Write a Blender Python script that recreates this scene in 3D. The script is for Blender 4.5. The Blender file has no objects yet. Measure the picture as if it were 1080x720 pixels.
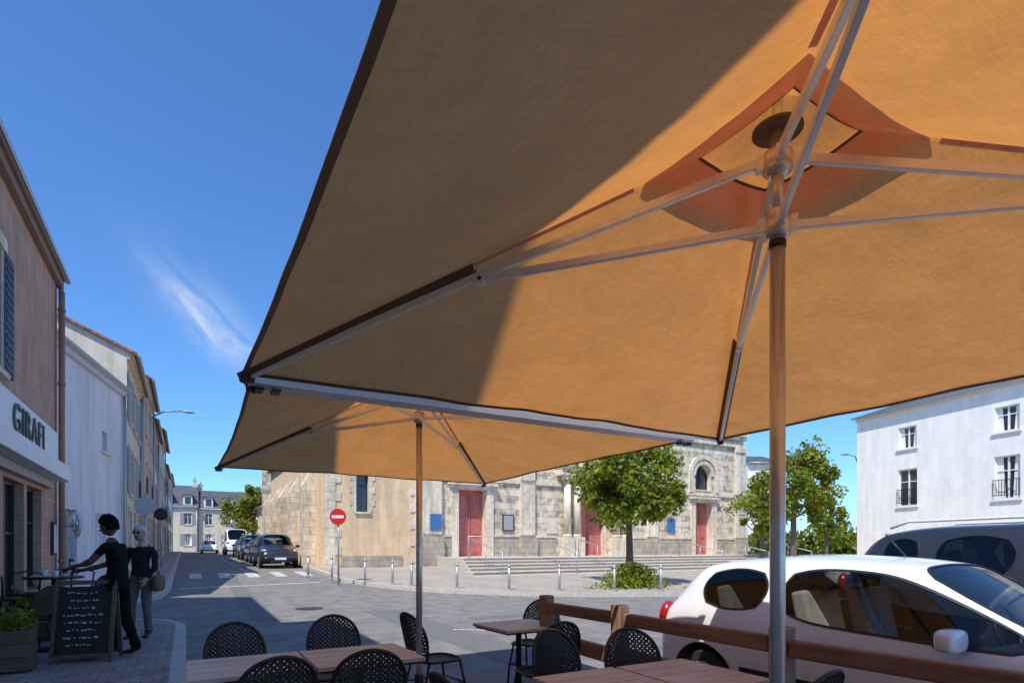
import bpy, bmesh, math, random
from mathutils import Vector, Matrix, noise
R=random.Random(7)
TH=math.radians(29.8)
sc=bpy.context.scene
V=Vector

def g(s):
    def ss(a,b,x):
        t=max(0,min(1,(x-a)/(b-a))); return t*t*(3-2*t)
    return .45*ss(13,29,s)+.4*ss(26,62,s)

# ------------------------------------------------ materials
MATS={}
def newmat(name):
    m=bpy.data.materials.new(name); m.use_nodes=True
    nt=m.node_tree; b=nt.nodes['Principled BSDF']; return m,nt,b
def nd(nt,t,**k):
    n=nt.nodes.new(t)
    for a,v in k.items():
        if hasattr(n,a): setattr(n,a,v)
        else: n.inputs[a].default_value=v
    return n
def mat(name,col,rough=.7,var=.12,scale=3,bump=.0,bscale=30,metal=0,coat=0,var2=0.0,spec=.5,streak=0):
    if name in MATS: return MATS[name]
    m,nt,b=newmat(name); L=nt.links
    tc=nd(nt,'ShaderNodeTexCoord')
    n=nd(nt,'ShaderNodeTexNoise'); n.inputs['Scale'].default_value=scale; n.inputs['Detail'].default_value=3; n.inputs['Roughness'].default_value=.65
    L.new(tc.outputs['Object'],n.inputs['Vector'])
    mr=nd(nt,'ShaderNodeMapRange'); mr.inputs[1].default_value=.3; mr.inputs[2].default_value=.7
    mr.inputs[3].default_value=1-var; mr.inputs[4].default_value=1+var
    L.new(n.outputs['Fac'],mr.inputs[0])
    fac=mr.outputs[0]
    if var2 or streak:
        n2=nd(nt,'ShaderNodeTexNoise'); n2.inputs['Scale'].default_value=1.0 if streak else scale*.12; n2.inputs['Detail'].default_value=3
        mp=nd(nt,'ShaderNodeMapping')
        if streak: mp.inputs['Scale'].default_value=(3,3,.35)
        L.new(tc.outputs['Object'],mp.inputs['Vector']); L.new(mp.outputs[0],n2.inputs['Vector'])
        m2=nd(nt,'ShaderNodeMapRange'); m2.inputs[1].default_value=.35; m2.inputs[2].default_value=.65
        q=streak or var2
        m2.inputs[3].default_value=1-q; m2.inputs[4].default_value=1+q*.5
        L.new(n2.outputs['Fac'],m2.inputs[0])
        mm=nd(nt,'ShaderNodeMath',operation='MULTIPLY'); L.new(fac,mm.inputs[0]); L.new(m2.outputs[0],mm.inputs[1]); fac=mm.outputs[0]
    vm=nd(nt,'ShaderNodeVectorMath',operation='SCALE'); vm.inputs[0].default_value=col[:3]
    L.new(fac,vm.inputs['Scale']); L.new(vm.outputs[0],b.inputs['Base Color'])
    b.inputs['Roughness'].default_value=rough; b.inputs['Metallic'].default_value=metal
    b.inputs['Specular IOR Level'].default_value=spec
    if coat: b.inputs['Coat Weight'].default_value=coat; b.inputs['Coat Roughness'].default_value=.04
    if bump:
        n3=nd(nt,'ShaderNodeTexNoise'); n3.inputs['Scale'].default_value=bscale; n3.inputs['Detail'].default_value=1
        L.new(tc.outputs['Object'],n3.inputs['Vector'])
        bp=nd(nt,'ShaderNodeBump'); bp.inputs['Strength'].default_value=bump; bp.inputs['Distance'].default_value=.02
        L.new(n3.outputs['Fac'],bp.inputs['Height']); L.new(bp.outputs[0],b.inputs['Normal'])
    MATS[name]=m; return m
def brick(name,c1,c2,mortar,bw,bh,ms=.012,rough=.85,bump=.5,var=.2,sc_=1.0,off=.5,streak=.18):
    m,nt,b=newmat(name); L=nt.links
    uv=nd(nt,'ShaderNodeUVMap'); tc=nd(nt,'ShaderNodeTexCoord')
    nw=nd(nt,'ShaderNodeTexNoise'); nw.inputs['Scale'].default_value=2.5; nw.inputs['Detail'].default_value=1; L.new(tc.outputs['Object'],nw.inputs['Vector'])
    vs=nd(nt,'ShaderNodeVectorMath',operation='SCALE'); vs.inputs['Scale'].default_value=.025; L.new(nw.outputs['Color'],vs.inputs[0])
    va=nd(nt,'ShaderNodeVectorMath',operation='ADD'); L.new(uv.outputs[0],va.inputs[0]); L.new(vs.outputs[0],va.inputs[1])
    br=nd(nt,'ShaderNodeTexBrick'); br.offset=off
    br.inputs['Scale'].default_value=sc_; br.inputs['Brick Width'].default_value=bw; br.inputs['Row Height'].default_value=bh
    br.inputs['Mortar Size'].default_value=ms; br.inputs['Mortar Smooth'].default_value=.3; br.inputs['Bias'].default_value=-.1
    br.inputs['Color1'].default_value=(*c1,1); br.inputs['Color2'].default_value=(*c2,1); br.inputs['Mortar'].default_value=(*mortar,1)
    L.new(va.outputs[0],br.inputs['Vector'])
    n=nd(nt,'ShaderNodeTexNoise'); n.inputs['Scale'].default_value=1.3; n.inputs['Detail'].default_value=5; n.inputs['Roughness'].default_value=.7
    mp=nd(nt,'ShaderNodeMapping'); mp.inputs['Scale'].default_value=(2,2,.8); L.new(tc.outputs['Object'],mp.inputs[0]); L.new(mp.outputs[0],n.inputs['Vector'])
    mr=nd(nt,'ShaderNodeMapRange'); mr.inputs[1].default_value=.3; mr.inputs[2].default_value=.7; mr.inputs[3].default_value=1-var-streak; mr.inputs[4].default_value=1+var
    L.new(n.outputs['Fac'],mr.inputs[0])
    vm=nd(nt,'ShaderNodeVectorMath',operation='SCALE'); L.new(br.outputs['Color'],vm.inputs[0]); L.new(mr.outputs[0],vm.inputs['Scale'])
    L.new(vm.outputs[0],b.inputs['Base Color']); b.inputs['Roughness'].default_value=rough
    bp=nd(nt,'ShaderNodeBump'); bp.inputs['Strength'].default_value=bump; bp.inputs['Distance'].default_value=.01; bp.invert=True
    L.new(br.outputs['Fac'],bp.inputs['Height']); L.new(bp.outputs[0],b.inputs['Normal'])
    MATS[name]=m; return m
def glassmat(name,tint=(.3,.33,.35)):
    m,nt,b=newmat(name); L=nt.links; nt.nodes.remove(b); out=nt.nodes['Material Output']
    t=nd(nt,'ShaderNodeBsdfTransparent'); t.inputs[0].default_value=(*tint,1)
    gl=nd(nt,'ShaderNodeBsdfGlossy'); gl.inputs['Roughness'].default_value=.02
    fr=nd(nt,'ShaderNodeFresnel'); fr.inputs[0].default_value=1.5
    mx=nd(nt,'ShaderNodeMixShader'); L.new(fr.outputs[0],mx.inputs[0]); L.new(t.outputs[0],mx.inputs[1]); L.new(gl.outputs[0],mx.inputs[2]); L.new(mx.outputs[0],out.inputs[0])
    MATS[name]=m; return m
def fabric(name,dif,trn,f=.5):
    m,nt,b=newmat(name); L=nt.links; nt.nodes.remove(b); out=nt.nodes['Material Output']
    tc=nd(nt,'ShaderNodeTexCoord')
    n=nd(nt,'ShaderNodeTexNoise'); n.inputs['Scale'].default_value=2.6; n.inputs['Detail'].default_value=4; n.inputs['Roughness'].default_value=.62; n.inputs['Distortion'].default_value=.3
    L.new(tc.outputs['Object'],n.inputs['Vector'])
    mr=nd(nt,'ShaderNodeMapRange'); mr.inputs[1].default_value=.3; mr.inputs[2].default_value=.7; mr.inputs[3].default_value=.91; mr.inputs[4].default_value=1.07
    L.new(n.outputs['Fac'],mr.inputs[0])
    mm=mr.outputs[0]
    for sc3 in ((140,14,14),(14,140,14)):   # woven threads in both directions
        mpp=nd(nt,'ShaderNodeMapping'); mpp.inputs['Scale'].default_value=sc3; L.new(tc.outputs['Object'],mpp.inputs[0])
        nf=nd(nt,'ShaderNodeTexNoise'); nf.inputs['Scale'].default_value=1; nf.inputs['Detail'].default_value=1; L.new(mpp.outputs[0],nf.inputs['Vector'])
        mf=nd(nt,'ShaderNodeMapRange'); mf.inputs[1].default_value=.3; mf.inputs[2].default_value=.7; mf.inputs[3].default_value=.95; mf.inputs[4].default_value=1.05
        L.new(nf.outputs['Fac'],mf.inputs[0])
        m_=nd(nt,'ShaderNodeMath',operation='MULTIPLY'); L.new(mm,m_.inputs[0]); L.new(mf.outputs[0],m_.inputs[1]); mm=m_.outputs[0]
    bp=nd(nt,'ShaderNodeBump'); bp.inputs['Strength'].default_value=.6; bp.inputs['Distance'].default_value=.035; L.new(n.outputs['Fac'],bp.inputs['Height'])
    sh=[]
    for T,c in (('ShaderNodeBsdfDiffuse',dif),('ShaderNodeBsdfTranslucent',trn)):
        vm=nd(nt,'ShaderNodeVectorMath',operation='SCALE'); vm.inputs[0].default_value=c; L.new(mm,vm.inputs['Scale'])
        s=nd(nt,T); L.new(vm.outputs[0],s.inputs['Color']); L.new(bp.outputs[0],s.inputs['Normal']); sh.append(s)
    mx=nd(nt,'ShaderNodeMixShader'); mx.inputs[0].default_value=f
    L.new(sh[0].outputs[0],mx.inputs[1]); L.new(sh[1].outputs[0],mx.inputs[2]); L.new(mx.outputs[0],out.inputs[0])
    MATS[name]=m; return m
def leafmat(name,c):
    m,nt,b=newmat(name); L=nt.links; nt.nodes.remove(b); out=nt.nodes['Material Output']
    tc=nd(nt,'ShaderNodeTexCoord'); n=nd(nt,'ShaderNodeTexNoise'); n.inputs['Scale'].default_value=1.6; n.inputs['Detail'].default_value=2
    L.new(tc.outputs['Object'],n.inputs['Vector'])
    mr=nd(nt,'ShaderNodeMapRange'); mr.inputs[1].default_value=.3; mr.inputs[2].default_value=.7; mr.inputs[3].default_value=.65; mr.inputs[4].default_value=1.35; L.new(n.outputs['Fac'],mr.inputs[0])
    vm=nd(nt,'ShaderNodeVectorMath',operation='SCALE'); vm.inputs[0].default_value=c; L.new(mr.outputs[0],vm.inputs['Scale'])
    d=nd(nt,'ShaderNodeBsdfPrincipled'); d.inputs['Roughness'].default_value=.5; L.new(vm.outputs[0],d.inputs['Base Color'])
    v2=nd(nt,'ShaderNodeVectorMath',operation='MULTIPLY'); v2.inputs[1].default_value=(2.3,2.0,.5); L.new(vm.outputs[0],v2.inputs[0])
    t=nd(nt,'ShaderNodeBsdfTranslucent'); L.new(v2.outputs[0],t.inputs[0])
    mx=nd(nt,'ShaderNodeMixShader'); mx.inputs[0].default_value=.42; L.new(d.outputs[0],mx.inputs[1]); L.new(t.outputs[0],mx.inputs[2]); L.new(mx.outputs[0],out.inputs[0])
    MATS[name]=m; return m

asph=mat('asphalt',(.225,.212,.20),.9,.2,18,.4,160,var2=.22)
earth=mat('earth',(.15,.15,.10),.95,.3,.3)
paver=brick('pavers',(.34,.265,.23),(.42,.33,.285),(.17,.15,.13),.2,.1,.008,.85,.6,.15)
walk=mat('pavement_asphalt',(.38,.335,.285),.9,.15,8,.3,90,var2=.12)
granite=mat('granite_kerb',(.50,.46,.40),.8,.2,12,.3,60)
paint_w=mat('road_paint',(.50,.50,.49),.7,.35,9)
stone=brick('church_stone',(.80,.69,.53),(.66,.565,.43),(.45,.38,.30),.72,.36,.014,.85,.5,.22,streak=.26)
stone_trim=mat('stone_trim',(.74,.64,.50),.8,.2,5,.3,40,streak=.26)
stone_dk=brick('granite_base',(.52,.44,.34),(.41,.35,.28),(.27,.23,.19),.6,.3,.012,.85,.4,.2)
plaster=mat('ochre_plaster',(.78,.57,.35),.9,.1,3,.2,50,streak=.16)
redp=mat('red_door_paint',(.54,.16,.14),.6,.18,7,.2,30,streak=.15)
whitewall=mat('white_render',(.88,.86,.82),.85,.05,2,.15,60,streak=.08)
greywall=mat('grey_render',(.74,.73,.76),.85,.06,2,.15,60,streak=.12)
brown=brick('brown_brick',(.62,.37,.255),(.54,.31,.215),(.43,.29,.22),.22,.075,.008,.85,.4,.12)
cream=mat('cream_render',(.70,.62,.50),.85,.08,2,.2,50,streak=.15)
beige=mat('beige_render',(.57,.50,.41),.85,.08,2,.2,50,streak=.15)
slate=brick('slate_roof',(.085,.09,.105),(.12,.125,.135),(.05,.05,.055),.22,.14,.008,.6,.5,.15)
tile=brick('red_tile',(.48,.17,.09),(.38,.13,.07),(.18,.08,.05),.22,.28,.02,.8,.8,.15)
glass_b=mat('window_glass',(.03,.035,.045),.06,.1,1,spec=.8)
frame_w=mat('white_frame',(.80,.80,.78),.5,.05,5)
frame_d=mat('dark_frame',(.03,.032,.035),.5,.05,5)
shut=mat('shutter_blue',(.05,.07,.10),.6,.1,8)
shut_g=mat('shutter_grey',(.36,.36,.36),.6,.1,8)
metal=mat('galvanised_steel',(.45,.46,.47),.42,.1,12,metal=.5)
alu=mat('aluminium',(.88,.88,.89),.35,.06,30,metal=.2)
polem=mat('brushed_aluminium',(.66,.63,.60),.30,.08,20,metal=.6)
blackp=mat('black_plastic',(.018,.018,.02),.45,.15,20)
rattan=mat('rattan_resin',(.030,.024,.020),.45,.2,40)
blackm=mat('black_steel',(.02,.02,.022),.4,.1,20,metal=.3)
whitebar=mat('white_gutter',(.9,.9,.88),.4,.03,10)
copper=mat('copper_pipe',(.40,.20,.14),.6,.15,8)
tyre=mat('tyre_rubber',(.02,.02,.02),.85,.1,20)
rim=mat('alloy_rim',(.5,.5,.52),.35,.05,10,metal=.8)
carglass=glassmat('car_glass',(.62,.66,.66)); carglass_d=glassmat('tinted_car_glass',(.10,.11,.12))
seatm=mat('seat_fabric',(.16,.155,.15),.9,.1,10)
seatl=mat('light_seat_cover',(.65,.61,.55),.9,.1,10)
redl=mat('tail_light',(.35,.01,.01),.2,.05,5,coat=.6)
headl=mat('head_light',(.6,.62,.65),.12,.05,5,metal=.5)
bark=mat('bark',(.16,.13,.10),.95,.3,9,.8,30)
leafA=leafmat('leaf_green',(.21,.25,.022)); leafB=leafmat('leaf_dark',(.10,.145,.018)); leafC=leafmat('leaf_far',(.20,.22,.04))
canvas=fabric('ochre_canvas',(.96,.665,.51),(.72,.295,.058),.45)
canvas_dk=mat('canvas_binding',(.17,.105,.065),.9,.1,30)
skin1=mat('skin_dark',(.13,.07,.045),.5,.08,10); skin2=mat('skin_light',(.48,.30,.22),.5,.08,10)
blackc=mat('black_cloth',(.010,.010,.012),.9,.2,10,.3,12,spec=.1); greyc=mat('dark_grey_cloth',(.024,.023,.028),.9,.2,10,.3,12,spec=.1)
hairb=mat('black_hair',(.006,.005,.005),.8,.2,30,1,60,spec=.1); hairg=mat('grey_hair',(.62,.59,.55),.8,.2,30,1,60)
lensm=mat('sunglass_lens',(.01,.01,.012),.1,.05,3)
soil=mat('soil',(.07,.05,.035),.95,.3,10)
chalk=mat('chalkboard',(.02,.022,.022),.8,.4,9); chalkw=mat('chalk_marks',(.45,.45,.42),.9,.3,30)
signred=mat('sign_red',(.62,.02,.02),.4,.05,5); signw=mat('sign_white',(.8,.8,.8),.4,.04,5); signblue=mat('sign_blue',(.05,.18,.4),.4,.05,5)
silverback=mat('sign_back_grey',(.42,.43,.44),.5,.1,6,metal=.2)
mirr=mat('mirror_face',(.75,.78,.82),.08,.02,2,metal=.9)
clay=mat('letter_paint',(.10,.09,.09),.6,.1,5)

def wood(name,c,sx=1.5,sy=22,axis=0,rough=.75):
    m,nt,b=newmat(name); L=nt.links; tc=nd(nt,'ShaderNodeTexCoord')
    mp=nd(nt,'ShaderNodeMapping'); s=[sy,sy,sy]; s[axis]=sx; mp.inputs['Scale'].default_value=s
    L.new(tc.outputs['Object'],mp.inputs[0]); n=nd(nt,'ShaderNodeTexNoise'); n.inputs['Scale'].default_value=1; n.inputs['Detail'].default_value=5; n.inputs['Roughness'].default_value=.65; n.inputs['Distortion'].default_value=.6
    L.new(mp.outputs[0],n.inputs['Vector']); cr=nd(nt,'ShaderNodeValToRGB'); cr.color_ramp.elements[0].position=.3; cr.color_ramp.elements[1].position=.72
    cr.color_ramp.elements[0].color=(c[0]*.6,c[1]*.57,c[2]*.55,1); cr.color_ramp.elements[1].color=(c[0]*1.2,c[1]*1.18,c[2]*1.16,1)
    L.new(n.outputs['Fac'],cr.inputs[0]); L.new(cr.outputs[0],b.inputs['Base Color']); b.inputs['Roughness'].default_value=rough
    bp=nd(nt,'ShaderNodeBump'); bp.inputs['Strength'].default_value=.3; bp.inputs['Distance'].default_value=.005; L.new(n.outputs['Fac'],bp.inputs['Height']); L.new(bp.outputs[0],b.inputs['Normal'])
    MATS[name]=m; return m
railwood=wood('rail_wood',(.30,.18,.12),1.2,25,1)
postwood=wood('post_wood',(.33,.20,.13),1.2,25,2)
tablewood=wood('table_wood',(.74,.58,.45),1.5,24,0,.5)
planterw=wood('planter_wood',(.15,.11,.075),1.5,22,0)

# ------------------------------------------------ builder
class B:
    def __init__(s): s.bm=bmesh.new(); s.m=[]
    def mi(s,m):
        if m not in s.m: s.m.append(m)
        return s.m.index(m)
    def face(s,pts,m):
        vs=[s.bm.verts.new(p) for p in pts]
        try: f=s.bm.faces.new(vs)
        except ValueError: return None
        f.material_index=s.mi(m); return f
    def hexa(s,p,m):
        vs=[s.bm.verts.new(q) for q in p]; k=s.mi(m)
        for idx in ((3,2,1,0),(4,5,6,7),(0,1,5,4),(1,2,6,5),(2,3,7,6),(3,0,4,7)):
            f=s.bm.faces.new([vs[i] for i in idx]); f.material_index=k
    def box(s,c,d,m,rz=0,M=None):
        x,y,z=d[0]/2,d[1]/2,d[2]/2
        P=[V(q) for q in ((-x,-y,-z),(x,-y,-z),(x,y,-z),(-x,y,-z),(-x,-y,z),(x,-y,z),(x,y,z),(-x,y,z))]
        Mx=M if M is not None else Matrix.Rotation(rz,3,'Z')
        s.hexa([Mx@q+V(c) for q in P],m)
    def bb(s,x0,x1,y0,y1,z0,z1,m): s.box(((x0+x1)/2,(y0+y1)/2,(z0+z1)/2),(abs(x1-x0),abs(y1-y0),abs(z1-z0)),m)
    def beam(s,p,q,w,h,m,up=(0,0,1)):
        p=V(p);q=V(q); d=(q-p).normalized(); sd=d.cross(V(up))
        if sd.length<1e-4: sd=d.cross(V((1,0,0)))
        sd.normalize(); u=sd.cross(d)
        a=sd*w/2; b=u*h/2
        s.hexa([p-a-b,p+a-b,q+a-b,q-a-b,p-a+b,p+a+b,q+a+b,q-a+b],m)
    def tube(s,p,q,r,m,r2=None,n=10,cap=True):
        s.path([p,q],r,m,n,[r,r if r2 is None else r2],cap)
    def path(s,pts,r,m,n=8,rad=None,cap=True,closed=False):
        pts=[V(p) for p in pts]; k=s.mi(m); rings=[]; N=len(pts)
        prev=None
        for i,p in enumerate(pts):
            if closed: d=pts[(i+1)%N]-pts[(i-1)%N]
            else: d=(pts[min(i+1,N-1)]-pts[max(i-1,0)])
            d.normalize()
            a=prev-d*prev.dot(d) if prev is not None else d.cross(V((0,0,1)) if abs(d.z)<.9 else V((1,0,0)))
            a.normalize(); prev=a; b=d.cross(a)
            rr=rad[i] if rad else r
            rings.append([s.bm.verts.new(p+a*math.cos(t)*rr+b*math.sin(t)*rr) for t in [2*math.pi*j/n for j in range(n)]])
        rng=range(N) if closed else range(N-1)
        for i in rng:
            A=rings[i];Bq=rings[(i+1)%N]
            for j in range(n):
                f=s.bm.faces.new((A[j],A[(j+1)%n],Bq[(j+1)%n],Bq[j])); f.material_index=k; f.smooth=True
        if cap and not closed:
            for rr in (rings[0][::-1],rings[-1]):
                f=s.bm.faces.new(rr); f.material_index=k
    def ball(s,c,d,m,n=14,rz=0):
        k=s.mi(m); r=bmesh.ops.create_uvsphere(s.bm,u_segments=n,v_segments=max(6,n//2+2),radius=1)
        M=Matrix.Translation(V(c))@Matrix.Rotation(rz,4,'Z')@Matrix.Diagonal((d[0]/2,d[1]/2,d[2]/2,1))
        bmesh.ops.transform(s.bm,matrix=M,verts=r['verts'])
        for v in r['verts']:
            for f in v.link_faces: f.material_index=k; f.smooth=True
    def pebble(s,c,d,m,n=24,p=.55):
        k=s.mi(m); r=bmesh.ops.create_uvsphere(s.bm,u_segments=n,v_segments=n//2+2,radius=1)
        sp=lambda q:(abs(q)**p)*(1 if q>=0 else -1)
        for v in r['verts']:
            v.co=V((sp(v.co.x)*d[0]/2+c[0],sp(v.co.y)*d[1]/2+c[1],sp(v.co.z)*d[2]/2+c[2]))
        for v in r['verts']:
            for f in v.link_faces: f.material_index=k; f.smooth=True
    def finish(s,name,parent=None,bevel=0,recalc=True,smooth=False,link=True):
        if recalc: bmesh.ops.recalc_face_normals(s.bm,faces=s.bm.faces)
        uvl=s.bm.loops.layers.uv.new('UVMap')
        for f in s.bm.faces:
            n=f.normal
            if smooth: f.smooth=True
            if abs(n.z)>.75:
                for l in f.loops: l[uvl].uv=(l.vert.co.x,l.vert.co.y)
            elif abs(n.z)>.2:
                t=V((-n.y,n.x,0)).normalized(); u=n.cross(t)
                for l in f.loops: l[uvl].uv=(l.vert.co.dot(t),l.vert.co.dot(u))
            else:
                t=V((-n.y,n.x,0)).normalized()
                for l in f.loops: l[uvl].uv=(l.vert.co.dot(t),l.vert.co.z)
        me=bpy.data.meshes.new(name); s.bm.to_mesh(me); s.bm.free()
        for m in s.m: me.materials.append(m)
        ob=bpy.data.objects.new(name,me)
        if link: sc.collection.objects.link(ob)
        if parent: ob.parent=parent
        if bevel:
            md=ob.modifiers.new('bevel','BEVEL'); md.width=bevel; md.segments=2; md.limit_method='ANGLE'; md.angle_limit=.7
        return ob
def empty(name,loc=(0,0,0),rz=0):
    e=bpy.data.objects.new(name,None); e.location=loc; e.rotation_euler=(0,0,rz); e.empty_display_size=.2
    sc.collection.objects.link(e); return e
def at(px,z):
    u_=(px-540)/600; dx=u_*math.cos(TH)+math.sin(TH); dy=-u_*math.sin(TH)+math.cos(TH); return V((dx*z,dy*z,0))

# ------------------------------------------------ ground
def sheet(name,a0,a1,ss,m,dz):
    b=B()
    for i in range(len(ss)-1):
        b.face([(a0,ss[i],g(ss[i])+dz),(a1,ss[i],g(ss[i])+dz),(a1,ss[i+1],g(ss[i+1])+dz),(a0,ss[i+1],g(ss[i+1])+dz)],m)
    bmesh.ops.remove_doubles(b.bm,verts=b.bm.verts,dist=.0005)
    return b.finish(name)
SS=[-900]+[x for x in range(-30,101,1)]+[200,1500]
sheet('ground',-1200,1200,SS,earth,-.012)
sheet('road',-70,70,[x for x in range(-30,121,1)],asph,0)
b=B(); asph2=mat('asphalt_patch',(.165,.16,.155),.9,.2,18,.4,160); asph3=mat('asphalt_worn',(.25,.24,.235),.9,.2,18,.4,160)
for (x0,x1,y0,y1,m_) in ((3.6,4.4,6,13.4,asph2),(.6,2.2,10.5,11.6,asph3),(5.2,8.6,10.6,11.1,asph2),(1.2,1.7,12.5,26,asph2)):
    n_=max(1,int(y1-y0)); 
    for i in range(n_):
        p,q=y0+(y1-y0)*i/n_,y0+(y1-y0)*(i+1)/n_; b.face([(x0,p,g(p)+.004),(x1,p,g(p)+.004),(x1,q,g(q)+.004),(x0,q,g(q)+.004)],m_)
b.finish('road_patches')
def interp(T,s):
    for (s0,a0),(s1,a1) in zip(T,T[1:]):
        if s0<=s<=s1: return a0+(a1-a0)*(s-s0)/(s1-s0)
    return T[-1][1] if s>T[-1][0] else T[0][1]
def pavement(name,edge,other,s0,s1,m,kerbside=-1,step=.4,h=.12):
    b=B(); n=int((s1-s0)/step); S=[s0+(s1-s0)*i/n for i in range(n+1)]; kw=.16
    for p,q in zip(S,S[1:]):
        ep,eq=interp(edge,p),interp(edge,q); op,oq=other(p),other(q)
        zp,zq=g(p)+h,g(q)+h
        ki=-kerbside*kw
        b.face([(ep+ki,p,zp),(op,p,zp),(oq,q,zq),(eq+ki,q,zq)],m)
        b.face([(ep,p,zp+.002),(ep+ki,p,zp+.002),(eq+ki,q,zq+.002),(eq,q,zq+.002)],granite)
        b.face([(ep,p,zp+.002),(eq,q,zq+.002),(eq,q,zq-h-.02),(ep,p,zp-h-.02)],granite)
    for p in (s0,s1):
        e=interp(edge,p);o=other(p); b.face([(e,p,g(p)+h),(o,p,g(p)+h),(o,p,g(p)-.02),(e,p,g(p)-.02)],granite)
    return b.finish(name)
pavement('cafe_pavement',[(-25,0),(11.9,0),(12.7,-.25),(13.2,-.7),(13.5,-1.4),(13.6,-2.2)],lambda s:-2.9,-25,13.6,paver,kerbside=1)
pavement('street_pavement',[(16.4,-2.2),(17,-1.2),(18,-.6),(20,-.4),(100,-.4)],lambda s:-4.5,16.4,90,walk,kerbside=1)
RE=[(-5,58),(2,40),(9.5,20),(12.6,13),(13.7,10.6),(14.8,9),(16.8,6.9),(19,5.6),(21.5,4.9),(24,4.95),(27,5.0),(110,5.0)]
pavement('church_pavement',RE,lambda s:66,-5,88,walk,kerbside=-1)
def mark(name,quads):
    b=B()
    for q in quads: b.face([(x,y,g(y)+.008) for x,y in q],paint_w)
    return b.finish(name)
mark('zebra_crossing',[[(a,s),(a+.42,s),(a+.42,s+.9),(a,s+.9)] for a in [.1+1.0*i for i in range(5)] for s in (24.0,24.9,25.8)])
mark('road_marking',[[(2.2,s),(2.32,s),(2.32,s+1.6),(2.2,s+1.6)] for s in range(29,80,4)]+[[(-.2,20.4),(4.2,21.2),(4.2,21.4),(-.2,20.6)]]
     +[[(4.2,s),(6.0,s-1.5),(6.05,s-1.42),(4.25,s+.08)] for s in (9.5,)]) 
b=B()
for (x,y) in ((6.4,9.8),(2.6,14.5),):
    z=g(y)+.012; b.face([(x+.33*math.cos(t),y+.33*math.sin(t),z) for t in [i*math.pi/12 for i in range(24)]],blackm)
b.finish('manhole_cover')

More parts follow.
